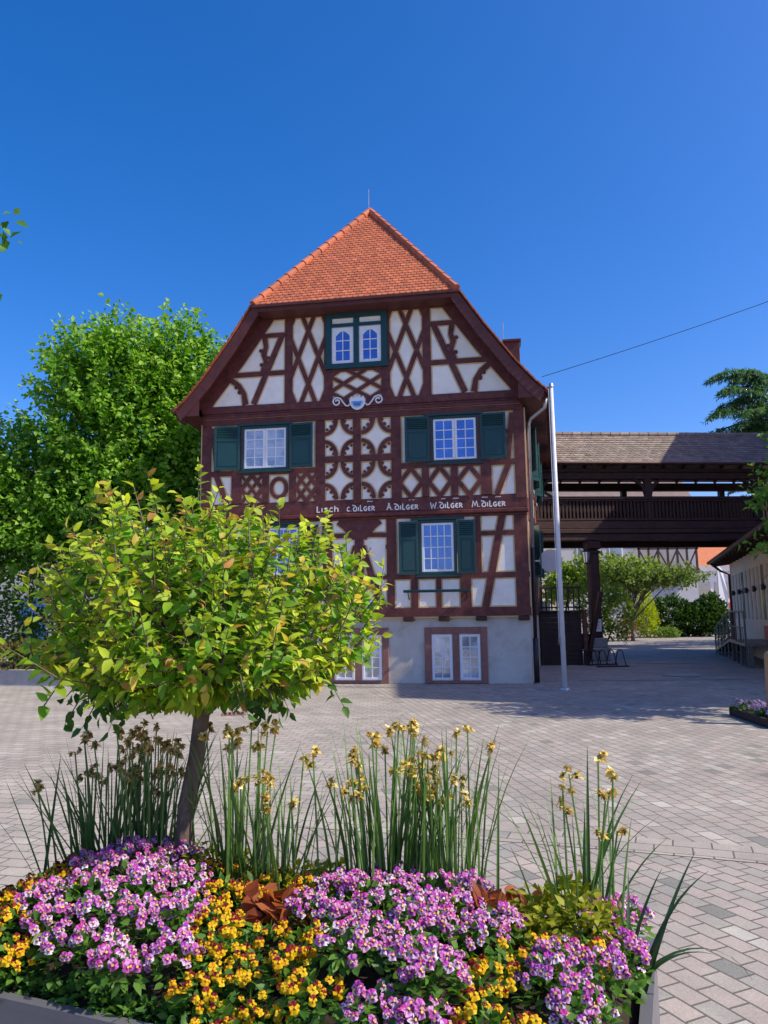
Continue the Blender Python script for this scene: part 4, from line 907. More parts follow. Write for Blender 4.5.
# cedar with drooping tiers
rng = np.random.default_rng(41); random.seed(41)
cd = thing('cedar_tree', 'dark blue green cedar with drooping tiered branches above the bridge roof', 'tree', (19.1, 34.5, 0))
mb = MB(); mb.tube([(0, 0, 0), (0, 0, 6), (.1, 0, 10), (0, 0, 13.2)], [.4, .32, .2, .04], 10, jit=.05); PP = []; DD = []; CC = []
tip = [(-3.65, -.6, 11.9, 12.7), (-3.9, -.9, 10.9, 10.8), (-3.75, .3, 10.55, 10.1), (-2.3, -.3, 12.6, 13.0), (-3.3, -.5, 9.6, 9.0), (-3.2, -.7, 12.3, 12.9), (-3.0, .2, 11.3, 11.5), (-3.4, -.4, 10.2, 9.8), (-2.6, .3, 12.0, 12.3), (-3.5, -1.2, 11.6, 11.9)]
for i in range(64):
    if i < len(tip): x, y, z0, z1 = tip[i]
    else:
        z0 = random.uniform(5.5, 12.4); a = random.uniform(0, 2 * math.pi); r = (3.7 if z0 < 11 else max(.8, 2.2 - (z0 - 11) * .35)) * random.uniform(.75, 1.0); x, y = r * math.cos(a), r * math.sin(a) * .9; z1 = z0 + random.uniform(-.3, .9)
        if x < -2.4 and (z0 < 9.3): x *= .75
    p0 = np.array([0, 0, z0 - .2]); p3 = np.array([x, y, z1]); ln = np.linalg.norm(p3 - p0); m = p0 * .4 + p3 * .6 + [0, 0, .28]
    path = [p0, p0 * .55 + m * .45 + [0, 0, .1], m, p3 - [0, 0, .15]]; mb.tube(path, [.07, .055, .04, .012], 5)
    for s in range(64):
        t = random.uniform(.22, 1.0); q = p0 * (1 - t) + p3 * t + np.array([0, 0, .28 * math.sin(t * math.pi) - (.15 if t > .9 else 0)])
        dirv = unit(p3 - p0); sd_ = np.cross(dirv, [0, 0, 1.]) * random.choice([-1, 1]); tw_ = unit(dirv * .6 + sd_ * random.uniform(.3, 1) + [0, 0, -.35]); l2 = random.uniform(.35, .8) * (1.15 - .5 * t)
        mcount = 12
        for k in range(mcount):
            PP.append(q + tw_ * l2 * k / mcount + np.array([0, 0, -.16 * (k / mcount) ** 2])); DD.append(unit(tw_ * .8 + rng.normal(size=3) * .5 + [0, 0, -.25])); CC.append(random.random())
mb.build('trunk', M['bark_dark'], cd, smooth=True)
leaves('crown', PP, DD, rdir(len(PP)) * .4 + np.array([0, 0, 1.]), .22, .05, lerpc((.05, .15, .075), (.17, .32, .13), np.array(CC)), M['needle'], cd)
blob_tree('added_shade_tree', 'dense tree added out of view beyond the cream hall to shade the lane', 'tree', (23.5, 37, 0), .3, 4, [((0, 0, 6), (3.4, 3, 3.4)), ((1, 3, 5), (3.4, 3, 3))], 800, 10, .25, .7, (.03, .09, .015), (.07, .16, .02), (.1, .2, .03), seed=45, shootlen=.9)  # unseen tree, added to extend the shade over the lane

# ================================================================== LEFT EDGE OF THE SQUARE
rng = np.random.default_rng(51); random.seed(51)
kb = thing('raised_bed', 'low grey kerb wall holding a planted bed under the big tree', 'raised bed', (-6.9, 18.35, 0), R(180 - 14))
mb = MB(); mb.box(0, 9, 0, -.25, 0, .4, bev=.02); mb.box(0, .25, -.26, -3.0, 0, .398, bev=.02); mb.build('kerb', M['concrete'], kb)
mb = MB(); mb.box(.25, 9, -3.0, -.25, .2, .33); mb.build('soil', M['soil'], kb)
bush('bed_shrub', 'low reddish green shrub in the raised bed at the left edge', 'shrub', (-9.6, 19.6, .3), [((0, 0, .35), (1.3, .7, .45)), ((-1.6, .3, .45), (1.0, .7, .5))], 1500, .13, .6, (.06, .14, .02), (.22, .12, .03), seed=52)
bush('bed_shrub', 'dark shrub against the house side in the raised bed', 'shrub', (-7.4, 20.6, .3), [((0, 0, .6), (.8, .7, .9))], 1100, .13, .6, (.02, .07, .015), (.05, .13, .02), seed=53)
bush('tall_shrub', 'tall bright shrub growing in front of the pale grey house', 'shrub', (-13.2, 25.5, 0), [((0, 0, 1.2), (1.3, 1, 1.3)), ((1.6, .3, .9), (1, .9, 1.0))], 2200, .15, .65, (.05, .14, .02), (.16, .3, .04), seed=57)
lh = thing('grey_house', 'pale grey house with a blue door half hidden behind the big tree', 'house', (-16, 33, 0), R(3))
mb = MB(); mb.box(-8, 3.2, 0, 7, 0, 5.5); mb.build('wall', M['greywall'], lh)
mb = MB(); mb.poly([(-8.4, 5.5), (3.6, 5.5), (0, 8.5), (-5, 8.5)], 7.2, 7.4); mb.build('roof', M['brownroof'], lh)
mb = MB(); mb.box(.0, 1.1, -.05, .02, .1, 2.6); dd = mb.build('door', M['bluepaint'], lh)
mb = MB(); mb.bar((.95, -.07, 1.2), (.95, -.07, 1.4), .04, .04, up=(1, 0, 0)); mb.build('handle', M['zinc'], dd)
for x in (-6.5, -3.6, 1.9):
    mb = MB(); mb.box(x, x + .9, -.04, .02, 1.1, 2.5); wv = mb.build('window', M['white'], lh); mb = MB(); mb.box(x + .08, x + .82, -.055, -.041, 1.2, 2.42); mb.build('pane', M['glass'], wv)
bush('darkening_hedge', 'tall dark hedge added under the big tree to darken the pale grey house behind', 'hedge', (-13.6, 29, 0), [((0, 0, 1.5), (2.2, .8, 1.6)), ((2.6, .2, 1.2), (1.4, .8, 1.3))], 4200, .17, .6, (.04, .11, .018), (.11, .22, .03), seed=58)  # hedge added to darken the pale wall patch behind it
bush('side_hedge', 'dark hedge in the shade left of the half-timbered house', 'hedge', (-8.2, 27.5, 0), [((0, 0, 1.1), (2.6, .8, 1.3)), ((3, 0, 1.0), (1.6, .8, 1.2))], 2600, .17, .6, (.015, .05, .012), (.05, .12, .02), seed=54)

# ================================================================== DISTANT BUILDINGS BEHIND THE BRIDGE
bb = thing('grey_building', 'large pale grey building with brown roof and lattice balcony behind the bridge', 'building', (11.5, 60, 0))
mb = MB(); mb.box(0, 13.6, 0, 9, 0, 9.6); mb.build('wall', M['greywall'], bb)
mb = MB(); mb.add([(-.6, -.8, 9.3), (14.2, -.8, 9.3), (14.2, 5, 14.2), (-.6, 5, 14.2), (14.2, 10, 9.3), (-.6, 10, 9.3)], [(0, 1, 2, 3), (3, 2, 4, 5), (0, 3, 5), (1, 4, 2)]); mb.build('roof', M['brownroof'], bb)
for x in (1.2, 4.0, 6.6):
    mb = MB(); mb.box(x, x + 1.1, -.06, .02, 5.6, 7.4); wv = mb.build('window', M['white'], bb); mb = MB(); mb.box(x + .1, x + 1.0, -.08, -.062, 5.7, 7.3); mb.build('pane', M['darkglass'], wv)
mb = MB()
for z in (7.35, 6.6, 4.9): mb.box(8.6, 13.4, -1.0, -.85, z, z + .2)
for i in range(7): x = 8.7 + i * .76; mb.box(x - .07, x + .07, -1.0, -.86, 5.1, 7.35)
for i in range(6):
    x = 8.7 + i * .76; a = (x, x + .76) if i % 2 else (x + .76, x); mb.bar((a[0], -.93, 5.1), (a[1], -.93, 6.6), .1, .1)
mb.box(8.6, 13.4, -1.0, 0, 4.7, 4.88); mb.build('lattice_balcony', M['bridgewood'], bb)
yb = thing('yellow_house', 'pale yellow plastered house seen under the left end of the bridge', 'house', (8.0, 52, 0))
mb = MB(); mb.box(0, 4.3, 0, 6, 0, 9.0); mb.build('wall', M['yellowwall'], yb)
mb = MB(); mb.poly([(-.5, 9), (4.8, 9), (2.15, 12)], 6.3, 6.8); mb.build('roof', M['brownroof'], yb)
for x, z in ((.7, 1.2), (2.6, 1.2), (.7, 4.4), (2.6, 4.4)):
    mb = MB(); mb.box(x, x + .9, -.05, .02, z, z + 1.4); wv = mb.build('window', M['white'], yb); mb = MB(); mb.box(x + .08, x + .82, -.07, -.052, z + .08, z + 1.32); mb.build('pane', M['darkglass'], wv)
ob = thing('orange_roofed_house', 'distant white house with an orange tiled roof beyond the lane', 'house', (33, 82, 0))
mb = MB(); mb.box(0, 9, 0, 8, 0, 6.3); mb.build('wall', M['whitewall'], ob)
mb = MB(); mb.add([(-.5, -.6, 5.9), (9.5, -.6, 5.9), (9.5, 4, 9.4), (-.5, 4, 9.4), (9.5, 8.5, 5.9), (-.5, 8.5, 5.9)], [(0, 1, 2, 3), (3, 2, 4, 5), (0, 3, 5), (1, 4, 2)]); mb.build('roof', M['redroof'], ob)
for x in (.6, 2.0, 3.6, 5.2):
    mb = MB(); mb.box(x, x + .9, -.06, .02, 3.6, 5.2); mb.build('window', M['darkglass'], ob)
sb = thing('shop_building', 'flat white building with a red awning strip at the end of the lane', 'building', (28.5, 70, 0))
mb = MB(); mb.box(0, 9, 0, 6, 0, 5.4); mb.build('wall', M['whitewall'], sb)
mb = MB(); mb.box(-.2, 9.2, -.5, 6.2, 5.4, 5.9); mb.build('roof', M['greywall'], sb)
mb = MB(); mb.box(.5, 8, -.9, 0, 1.9, 2.5); mb.build('awning', M['redpaint'], sb)
for x in (.4, 2.3, 4.2):
    mb = MB(); mb.box(x, x + 1.5, -.05, .02, .2, 1.85); mb.build('window', M['darkglass'], sb); mb = MB(); mb.box(x, x + 1.5, -.05, .02, 3.0, 4.4); mb.build('window', M['darkglass'], sb)
fl = thing('white_banner', 'slim white banner on a pole at the end of the lane', 'banner', (26.7, 60, 0))
mb = MB(); mb.tube([(0, 0, 0), (0, 0, 5.6)], .05, 6); mb.build('pole', M['zinc'], fl)
mb = MB(); mb.add([(0.06, 0, 1.5), (.75, .05, 1.4), (.7, -.05, 3.2), (.45, .04, 5.0), (.06, 0, 5.5), (0.06, .03, 1.5), (.75, .08, 1.4), (.7, -.02, 3.2), (.45, .07, 5.0), (.06, .03, 5.5)], [(0, 1, 2, 3, 4), (9, 8, 7, 6, 5)]); mb.build('cloth', M['whitewall'], fl)
lp = thing('lamp_pole', 'slim pale pole standing in the yard behind the bridge pillar', 'pole', (9.75, 35.5, 0))
mb = MB(); mb.tube([(0, 0, 0), (0, 0, 5.4)], [.13, .08], 10); mb.build('shaft', M['cream'], lp); mb = MB(); mb.tube([(0, 0, 5.4), (0, 0, 5.5), (0, 0, 5.7)], [.1, .2, .06], 10); mb.build('lamp_head', M['black'], lp)
# parked car
cr = thing('parked_car', 'white parked car showing behind the bushes at the end of the lane', 'car', (25.3, 56.5, 0), R(-75))
mb = MB(); prof_c = [(-2.1, .35), (-2.1, .85), (-1.5, .95), (-.9, 1.42), (.7, 1.45), (1.4, .98), (2.05, .85), (2.1, .4)]
mb.poly(prof_c, .85, 1.7); mb.build('body', M['carwhite'], cr)
mb = MB(); mb.poly([(-1.3, .97), (-.85, 1.36), (.65, 1.38), (1.2, .97)], .86, 1.72); mb.build('glazing', M['darkglass'], cr)
for x in (-1.3, 1.35):
    for y in (-.8, .8):
        mb = MB(); mb.tube([(x, y - .09, .32), (x, y + .09, .32)], .32, 16); wh = mb.build('wheel', M['rubber'], cr); mb = MB(); mb.tube([(x, y - .1, .32), (x, y + .1, .32)], .19, 12); mb.build('rim', M['zinc'], wh)
for y in (-.6, .6):
    mb = MB(); mb.box(2.0, 2.12, y - .18, y + .18, .62, .78, bev=.02); mb.build('headlight', M['glass_lace'], cr)
for i, (x, y, r, h) in enumerate(((36, 100, 7, 8), (46, 104, 8, 10), (26, 108, 6, 9), (-30, 60, 6, 8), (-38, 52, 6, 7))):
    bush('background_tree', ['pale tree beyond the orange roofed house', 'taller pale tree further right beyond the orange roofed house', 'pale tree behind the grey building', 'distant tree left of the pale grey house', 'distant tree far left beyond the square'][i], 'tree', (x, y, 0), [((0, 0, h * .62), (r * .6, r * .5, h * .42)), ((r * .4, 0, h * .5), (r * .45, r * .4, h * .34))], 1500, .6, .7, (.05, .12, .03), (.13, .2, .06), seed=60 + i, group='trees beyond the houses')

# ================================================================== GROUND DETAILS
mc = thing('manhole_cover', 'round manhole cover set in the shaded paving of the lane', 'manhole cover', (7.65, 19.7, 0))
mb = MB(); mb.tube([(0, 0, .0), (0, 0, .012)], .5, 28); mb.build('rim', M['railsteel'], mc); mb = MB(); mb.tube([(0, 0, .0), (0, 0, .016)], .4, 28); mb.build('lid', M['concrete'], mc)
ds = thing('drain_channel', 'narrow pale drain channel crossing the lane', 'drain', (8.9, 24.2, 0), R(-4))
mb = MB(); mb.box(-.9, .9, -.1, .1, 0, .012); mb.build('frame', M['concrete'], ds); mb = MB()
for i in range(26): mb.box(-.87 + i * .068, -.835 + i * .068, -.07, .07, .012, .016)
mb.build('grating', M['black'], ds)
gl = thing('gully_grate', 'small reddish square gully grate in the sunny paving beyond the planter tree', 'drain', (-2.58, 12.95, 0), R(12))
mb = MB(); mb.box(-.2, .2, -.2, .2, 0, .01); mb.build('frame', M['sand'], gl)
mb = MB()
for i in range(5): mb.box(-.16 + i * .07, -.12 + i * .07, -.15, .15, .01, .014)
mb.build('slots', M['black'], gl)

# ================================================================== SMALL BOXED BED WITH STAKE AT THE RIGHT
pb = thing('wooden_planter', 'low square wooden edging holding purple flowers around a stake at the right edge', 'planter', (5.3, 10.6, 0), R(-4))
mb = MB()
for a, b, c, d in ((0, 2.0, 0, .07), (0, 2.0, 1.43, 1.5), (0, .07, .07, 1.43), (1.93, 2.0, .07, 1.43)): mb.box(a, b, c, d, 0, .11, bev=.012)
mb.build('edging', M['stairwood'], pb); mb = MB(); mb.box(.07, 1.93, .07, 1.43, 0, .08); mb.build('soil', M['soil'], pb)
sk1 = thing('wooden_stake', 'thick round wooden stake standing in the small flower bed', 'stake', (5.56, 11.0, .1))
mb = MB(); mb.tube([(0, 0, 0), (.0, 0, .5), (.01, 0, .9), (.01, 0, .93)], [.085, .082, .08, .06], 14, jit=.02); mb.build('post', M['wood'], sk1, smooth=False)
mb = MB(); mb.tube([(.0, 0, .78), (.35, .2, .8), (.66, .4, .78)], .015, 5); mb.build('strap', M['black'], sk1)
# ================================================================== FLOWERS
def pansy(kind, var):
    """five petals around a centre, face towards +z; colours per petal"""
    mb = MB(); r = random.Random(var * 7 + (0 if kind == 'purple' else 100))
    if kind == 'purple':
        top = [(.52, .07, .44), (.60, .15, .52), (.36, .05, .42), (.70, .34, .62), (.56, .05, .34)][var % 5]; low = [(.82, .60, .80), (.72, .30, .64), (.90, .82, .88), (.60, .13, .46), (.80, .44, .68)][var % 5]
        eye = (.16, .012, .16); mid = (.75, .55, .08)
    elif kind == 'yellow':
        top = [(.20, .012, .02), (.26, .03, .02), (.72, .40, .01), (.17, .01, .025)][var % 4]; low = [(.80, .50, .006), (.82, .56, .015), (.84, .60, .02), (.78, .43, .005)][var % 4]; eye = (.09, .008, .012); mid = (.85, .48, .0)
    else:
        top = (.33, .22, .5); low = (.5, .4, .62); eye = (.15, .05, .25); mid = (.7, .6, .1)
    Rr = .0134
    pet = [(62, 1.05, .95, top, .002), (118, 1.05, .95, top, .003), (2, .9, .85, low, .006), (178, .9, .85, low, .007), (270, 1.05, 1.3, low, .010)]
    for a, ln, wd, colr, h in pet:
        a = R(a + r.uniform(-6, 6)); ca, sa = math.cos(a), math.sin(a); n = 6
        vs = [(0, 0, h)]; cs = [eye if colr == low else tuple(x * .8 for x in colr)]
        for ring, (t, k) in enumerate(((.45, .5), (1.0, 1.0))):
            for i in range(n + 1):
                u = -1 + 2 * i / n; rad = Rr * ln * (t * (1 - .22 * abs(u) ** 2.2)); side_ = Rr * wd * .72 * u * (k ** .6) * (1 - .1 * k)
                fz = h + (.004 if ring else .002) * math.sin(3 * u + r.random()) - (.004 * t * t if ring else 0)
                vs.append((rad * ca - side_ * sa, rad * sa + side_ * ca, fz))
                cs.append(tuple(c * (1 if ring else .82) for c in colr) if not (ring == 0 and colr == low and kind != 'yellow' and abs(u) < .55) else eye)
        fs = [(0, 1 + i, 2 + i) for i in range(n)] + [(1 + i, n + 2 + i, n + 3 + i, 2 + i) for i in range(n)]
        o = len(mb.v); mb.v += vs; mb.c += cs; mb.f += [tuple(i + o for i in f) for f in fs]
    o = len(mb.v); mb.v += [(.0035 * math.cos(k * 1.2566), .0035 * math.sin(k * 1.2566) - .001, .0135) for k in range(5)]; mb.c += [mid] * 5; mb.f.append(tuple(range(o, o + 5)))
    me = mb.build('flower', M['petal'], color=True, smooth=True); d = me.data; bpy.data.objects.remove(me); return d
PF = [pansy('purple', i) for i in range(5)]; YF_ = [pansy('yellow', i) for i in range(4)]; VF = [pansy('violet', 0)]
def foliage_mesh(seed, n, rad, h, L, Wd, ca, cb):
    global rng
    rng = np.random.default_rng(seed); d = rdir(n); d[:, 2] = np.abs(d[:, 2]); rr = rng.random(n) ** .4
    P = d * np.array([rad, rad, h]) * rr[:, None]; Dd = unit(d * [1, 1, .5] + rng.normal(size=(n, 3)) * .5)
    o = leaves('foliage', P, Dd, unit(rng.normal(size=(n, 3)) * .4 + [.1, -.2, .9]), L * rng.uniform(.6, 1.2, n), L * Wd, lerpc(ca, cb, rng.random(n)), M['leaf'], fine=True)
    d = o.data; bpy.data.objects.remove(o); return d
FM = [foliage_mesh(70 + i, 95, .085, .075, .04, .55, (.05, .15, .022), (.15, .30, .045)) for i in range(4)]
SED = [foliage_mesh(80 + i, 150, .075, .085, .024, .7, (.22, .27, .012), (.40, .40, .03)) for i in range(3)]
HEU = [foliage_mesh(90 + i, 34, .10, .07, .075, .9, (.30, .07, .025), (.46, .15, .06)) for i in range(2)]
random.seed(77); rng = np.random.default_rng(77)
def add_obj(name, data, parent, loc, rot, s=1.0):
    o = bpy.data.objects.new(name, data); C.objects.link(o); o.parent = parent; o.location = loc; o.rotation_euler = rot; o.scale = (s, s, s); return o
# big planter
e1 = np.array([-.934, .357]); e2 = np.array([.357, .934]); c0 = np.array([.53, 1.735]); PLN, PLD = 2.36, 1.05
pl = thing('flower_planter', 'large dark grey metal planter full of pansies in front of the square', 'planter', (c0[0], c0[1], 0), math.atan2(e1[1], e1[0]))
# local x along e1; e2 is local -y
mb = MB(); t_ = .018
for a, b, c, d in ((0, PLN, -t_, 0), (0, PLN, -PLD, -PLD + t_), (0, t_, -PLD + t_, -t_), (PLN - t_, PLN, -PLD + t_, -t_)): mb.box(a, b, c, d, 0.02, .5)
mb.box(-.004, PLN + .004, -.03, .004, .478, .502); mb.box(-.004, PLN + .004, -PLD - .004, -PLD + .03, .478, .502); mb.box(-.004, .03, -PLD + .03, -.03, .478, .502); mb.box(PLN - .03, PLN + .004, -PLD + .03, -.03, .478, .502)
mb.build('box', M['planter'], pl)
def hgt(s, t):
    """soil mound inside the planter"""
    e = min(s, PLN - s, t, PLD - t); k = min(1.0, max(0, e) / .3); return .47 + .115 * (k * (2 - k)) + .02 * math.sin(s * 3.1) * math.cos(t * 4)
mb = MB(); nx, ny = 26, 13; g = [[(PLN * i / (nx - 1) * .98 + .02, -(PLD * j / (ny - 1) * .96 + .02), hgt(PLN * i / (nx - 1), PLD * j / (ny - 1)) - .02) for i in range(nx)] for j in range(ny)]
mb.add([p for r_ in g for p in r_], [(j * nx + i, j * nx + i + 1, (j + 1) * nx + i + 1, (j + 1) * nx + i) for j in range(ny - 1) for i in range(nx - 1)]); mb.build('soil', M['soil'], pl, smooth=True)
def xy(s, t): q = c0 + e1 * s + e2 * t; return float(q[0]), float(q[1])
def st_(x, y): d = np.array([x, y]) - c0; return float(d @ e1), float(d @ e2)
PUR = [(-.98, 3.0, .21), (-.92, 2.76, .28), (-.82, 2.42, .2), (-.72, 2.25, .14), (-.05, 2.62, .24), (.12, 2.45, .26), (.1, 2.75, .2), (-.05, 2.2, .17), (.25, 2.75, .13), (.62, 2.42, .12), (.78, 2.5, .2), (.55, 2.12, .14), (.66, 2.75, .17), (.1, 2.05, .13), (-1.05, 2.38, .12)]
SEDS = [(-.62, 3.12), (-.54, 3.02), (-.70, 3.05), (-.3, 2.98), (-.2, 3.02), (-.22, 2.86), (.42, 2.55), (.5, 2.62), (.47, 2.45), (.6, 2.62), (.36, 2.72), (-.36, 2.84), (.60, 2.46), (-.95, 3.22), (.15, 2.95), (.33, 2.9)]
HEUS = [(-.42, 2.72), (-.36, 2.62), (-.33, 2.76), (.40, 2.78), (.34, 2.62), (.52, 2.78), (-1.24, 3.2)]
cam_p = Vector((0, 0, 1.6)); placed = []
def mound(x, y):
    m = 0
    for px, py, r in PUR: m = max(m, .085 * math.exp(-((x - px) ** 2 + (y - py) ** 2) / (2 * r * r * .6)))
    return m
def try_place(x, y, dmin):
    for a, b, d in placed:
        if (a - x) ** 2 + (b - y) ** 2 < (dmin * .5 + d * .5) ** 2: return False
    placed.append((x, y, dmin)); return True
def flower_on(par, meshes, px, py, pz, rad, h, n, s0=1.0):
    for k in range(n):
        for _ in range(6):
            a = random.uniform(0, 2 * math.pi); q = random.random() ** .5
            if math.sin(a) * q < .55: break
        lx, ly = math.cos(a) * q * rad, math.sin(a) * q * rad; lz = h * (1 - .55 * q * q) + random.uniform(-.012, .018)
        v = (cam_p - Vector((px + lx, py + ly, pz + lz))).normalized()
        f = (v * .75 + Vector((lx, ly, 0)) * 5 + Vector((.35, -.15, .35)) + Vector((random.gauss(0, .42), random.gauss(0, .42), random.gauss(0, .36)))).normalized()
        qt = f.to_track_quat('Z', 'Y'); roll_ = Matrix.Rotation(random.gauss(0, .3), 4, 'Z')
        add_obj('flower', random.choice(meshes), par, (lx, ly, lz), (qt.to_matrix().to_4x4() @ roll_).to_euler(), s0 * random.uniform(.68, 1.2))
def plant(kind, x, y):
    s, t = st_(x, y); z = hgt(s, t) + mound(x, y) - .015
    
    rz = random.uniform(0, 6.28); side_ = 'left' if x < -.55 else ('middle' if x < .38 else 'right')
    where = {'left': 'below the leafy young tree', 'middle': 'in the mound left of the orange leaves and daffodils', 'right': 'near the right hand corner of the planter'}[side_]
    where = {'left': 'left part of the planter', 'middle': 'middle part of the planter', 'right': 'right part of the planter'}[side_]
    if kind == 'purple': p = thing('pansy_plant', 'purple and lilac pansy plant in the ' + where, 'pansy', (x, y, z), 0, 'purple pansies in the planter'); add_obj('foliage', random.choice(FM), p, (0, 0, 0), (0, 0, rz)); flower_on(p, PF, x, y, z, .092, .088, random.randint(24, 29))
    elif kind == 'yellow': p = thing('pansy_plant', 'yellow and maroon pansy plant in the ' + where, 'pansy', (x, y, z), 0, 'yellow pansies in the planter'); add_obj('foliage', random.choice(FM), p, (0, 0, 0), (0, 0, rz)); flower_on(p, YF_, x, y, z, .09, .08, random.randint(20, 24), 1.0)
    elif kind == 'sedum': p = thing('sedum_plant', 'low yellow green sedum cushion in the ' + where, 'sedum', (x, y, z), 0, 'sedum cushions in the planter'); add_obj('foliage', random.choice(SED), p, (0, 0, 0), (0, 0, rz), random.uniform(1.2, 1.6))
    else: p = thing('coral_bells', 'broad orange red leaves of coral bells in the ' + where, 'coral bells', (x, y, z), 0, 'coral bells in the planter'); add_obj('foliage', random.choice(HEU), p, (0, 0, 0.01), (0, 0, rz), random.uniform(.85, 1.1))
for x, y in HEUS:
    if try_place(x, y, .1): plant('heuchera', x, y)
for x, y in SEDS:
    if try_place(x, y, .09): plant('sedum', x, y)
for _ in range(6000):
    s, t = random.uniform(.07, PLN - .06), random.uniform(.05, PLD - .1); x, y = xy(s, t)
    if t > .8 and x < -.2 and not (x < -.8 and t < .95): continue
    if not try_place(x, y, .112): continue
    pur = max(math.exp(-((x - a) ** 2 + (y - b) ** 2) / (2 * (r * .72) ** 2)) for a, b, r in PUR)
    plant('purple' if pur > .36 + random.gauss(0, .1) else 'yellow', x, y)
for i in range(28):
    s, t = PLN * (i + .5) / 28, random.uniform(.06, .1); x, y = xy(s, t); p = thing('leafy_pansy', 'green pansy foliage without blooms along the front rim of the planter', 'pansy', (x, y, .478), 0, 'pansy foliage along the planter rim'); add_obj('foliage', FM[i % 4], p, (0, 0, 0), (0, 0, random.uniform(0, 6)), random.uniform(.7, .9))
# violets in the small bed at the right
for i in range(44):
    lx, ly = random.uniform(.06, 1.5), random.uniform(.06, 1.4); q = Matrix.Rotation(R(-4), 4, 'Z') @ Vector((lx, ly, 0)); x, y = 5.3 + q.x, 10.6 + q.y
    p = thing('violet_plant', 'pale violet flowering plant in the small bed at the stake', 'violet', (x, y, .11), 0, 'violet flowers around the stake'); add_obj('foliage', random.choice(FM), p, (0, 0, 0), (0, 0, random.uniform(0, 6)), 1.3)
    flower_on(p, VF, x, y, .11, .15, .13, 16, 1.7)
for lx, ly in ((.35, .5), (.5, .6)):
    q = Matrix.Rotation(R(-4), 4, 'Z') @ Vector((lx, ly, 0)); p = thing('pansy_plant', 'taller yellow flowering plant in the small bed at the stake', 'pansy', (5.3 + q.x, 10.6 + q.y, .17), 0, 'yellow flowers around the stake'); add_obj('foliage', FM[0], p, (0, 0, 0), (0, 0, 1), 1.4); flower_on(p, YF_, p.location.x, p.location.y, .2, .12, .17, 9, 1.6)

# ------------------------------------------------------------------ withered daffodil clumps
def blade(mb, p0, lean, az, L, wd, col, curl=0.25, n=7):
    d = np.array([math.cos(az), math.sin(az), 0]); sd_ = np.array([-math.sin(az + .5), math.cos(az + .5), 0]); p = np.array(p0, float); a = lean; vs = []; cs = []
    for i in range(n + 1):
        f = i / n; w2 = wd * (1 - f ** 2.6) * .5 + .0006; up_ = np.array([0, 0, 1]) * math.sin(a) - d * math.cos(a)
        fold = np.array([math.cos(az), math.sin(az), 0]) * .35 * w2
        vs += [p - sd_ * w2, p + fold, p + sd_ * w2]; cc = tuple(c * (.75 + .4 * f) for c in col); cs += [cc] * 3
        p = p + (d * math.sin(a) + np.array([0, 0, 1]) * math.cos(a)) * L / n; a += curl / n * (1 + f * 1.5)
    o = len(mb.v); mb.v += [tuple(v) for v in vs]; mb.c += cs
    for i in range(n):
        for k in (0, 1): mb.f.append((o + 3 * i + k, o + 3 * i + k + 1, o + 3 * i + 4 + k, o + 3 * i + 3 + k))
    return p
def wilted(var, fresh):
    mb = MB(); r = random.Random(var)
    for k in range(13):
        a = r.uniform(0, 6.28); el = r.uniform(-1.1, .9); L = r.uniform(.010, .024); d = np.array([math.cos(a) * math.cos(el), math.sin(a) * math.cos(el), math.sin(el)]); s_ = np.cross(d, [0.1, .2, 1]); s_ = s_ / np.linalg.norm(s_) * r.uniform(.005, .010)
        g = r.uniform(.6, 1.1); col = [(.78, .55, .13), (.82, .66, .3), (.5, .3, .08)][r.randint(0, 2)] if not fresh else [(.9, .68, .13), (.9, .78, .34), (.82, .58, .14)][r.randint(0, 2)]
        c = tuple(x * g for x in col); mb.add([(0, 0, 0), d * L * .5 + s_, d * L + np.array([0, 0, -.004]), d * L * .5 - s_], [(0, 1, 2, 3)], c)
    mb.tube([(0, 0, -.012), (0, 0, .004)], [.003, .005], 5, True, (.12, .16, .03))
    o = mb.build('flower', M['petal'], color=True); d = o.data; bpy.data.objects.remove(o); return d
WF = [wilted(i, False) for i in range(5)]; WG = [wilted(20 + i, True) for i in range(5)]
def clump(label, cx, cy, rx_, ry_, nb, L0, L1, nf, fl, cola, colb, spread=.28, seed=0, curl=.3):
    global rng
    random.seed(seed); s, t = st_(cx, cy); z = hgt(s, t) - .01; c = thing('daffodil_clump', label, 'daffodils', (cx, cy, z), 0, 'daffodil clumps in the planter'); mb = MB(); stem = MB()
    for i in range(nb):
        x, y = random.gauss(0, rx_ * .5), random.gauss(0, ry_ * .5); az = math.atan2(y, x) + random.gauss(0, .8); f = random.random()
        blade(mb, (x, y, 0), abs(random.gauss(0, spread)) * .55 + .03, az, random.uniform(L0, L1), random.uniform(.007, .0135), tuple(a * (1 - f) + b * f for a, b in zip(cola, colb)), random.uniform(.0, curl))
    mb.build('leaves', M['blade'], c, color=True, smooth=True)
    for i in range(nf):
        x, y = random.gauss(0, rx_ * .5), random.gauss(0, ry_ * .5); az = math.atan2(y, x) + random.gauss(0, .8)
        le = abs(random.gauss(0, .1)); L = random.uniform(L0 * .9, L1 * .98); e = np.array([x + math.cos(az) * L * math.sin(le), y + math.sin(az) * L * math.sin(le), L * math.cos(le)])
        stem.tube([(x, y, 0), (x * .5 + e[0] * .5, y * .5 + e[1] * .5, e[2] * .55), tuple(e)], [.0042, .0036, .003], 5, True, tuple(a * 1.1 for a in colb))
        for q in range(random.choice((2, 2, 3))): add_obj('flower', random.choice(fl), c, (e[0] + random.gauss(0, .014), e[1] + random.gauss(0, .014), e[2] + (q - .5) * .014), (random.gauss(0, .5), random.gauss(0, .5), random.uniform(0, 6)), random.uniform(.85, 1.4))
    if nf: stem.build('stems', M['blade'], c, color=True)
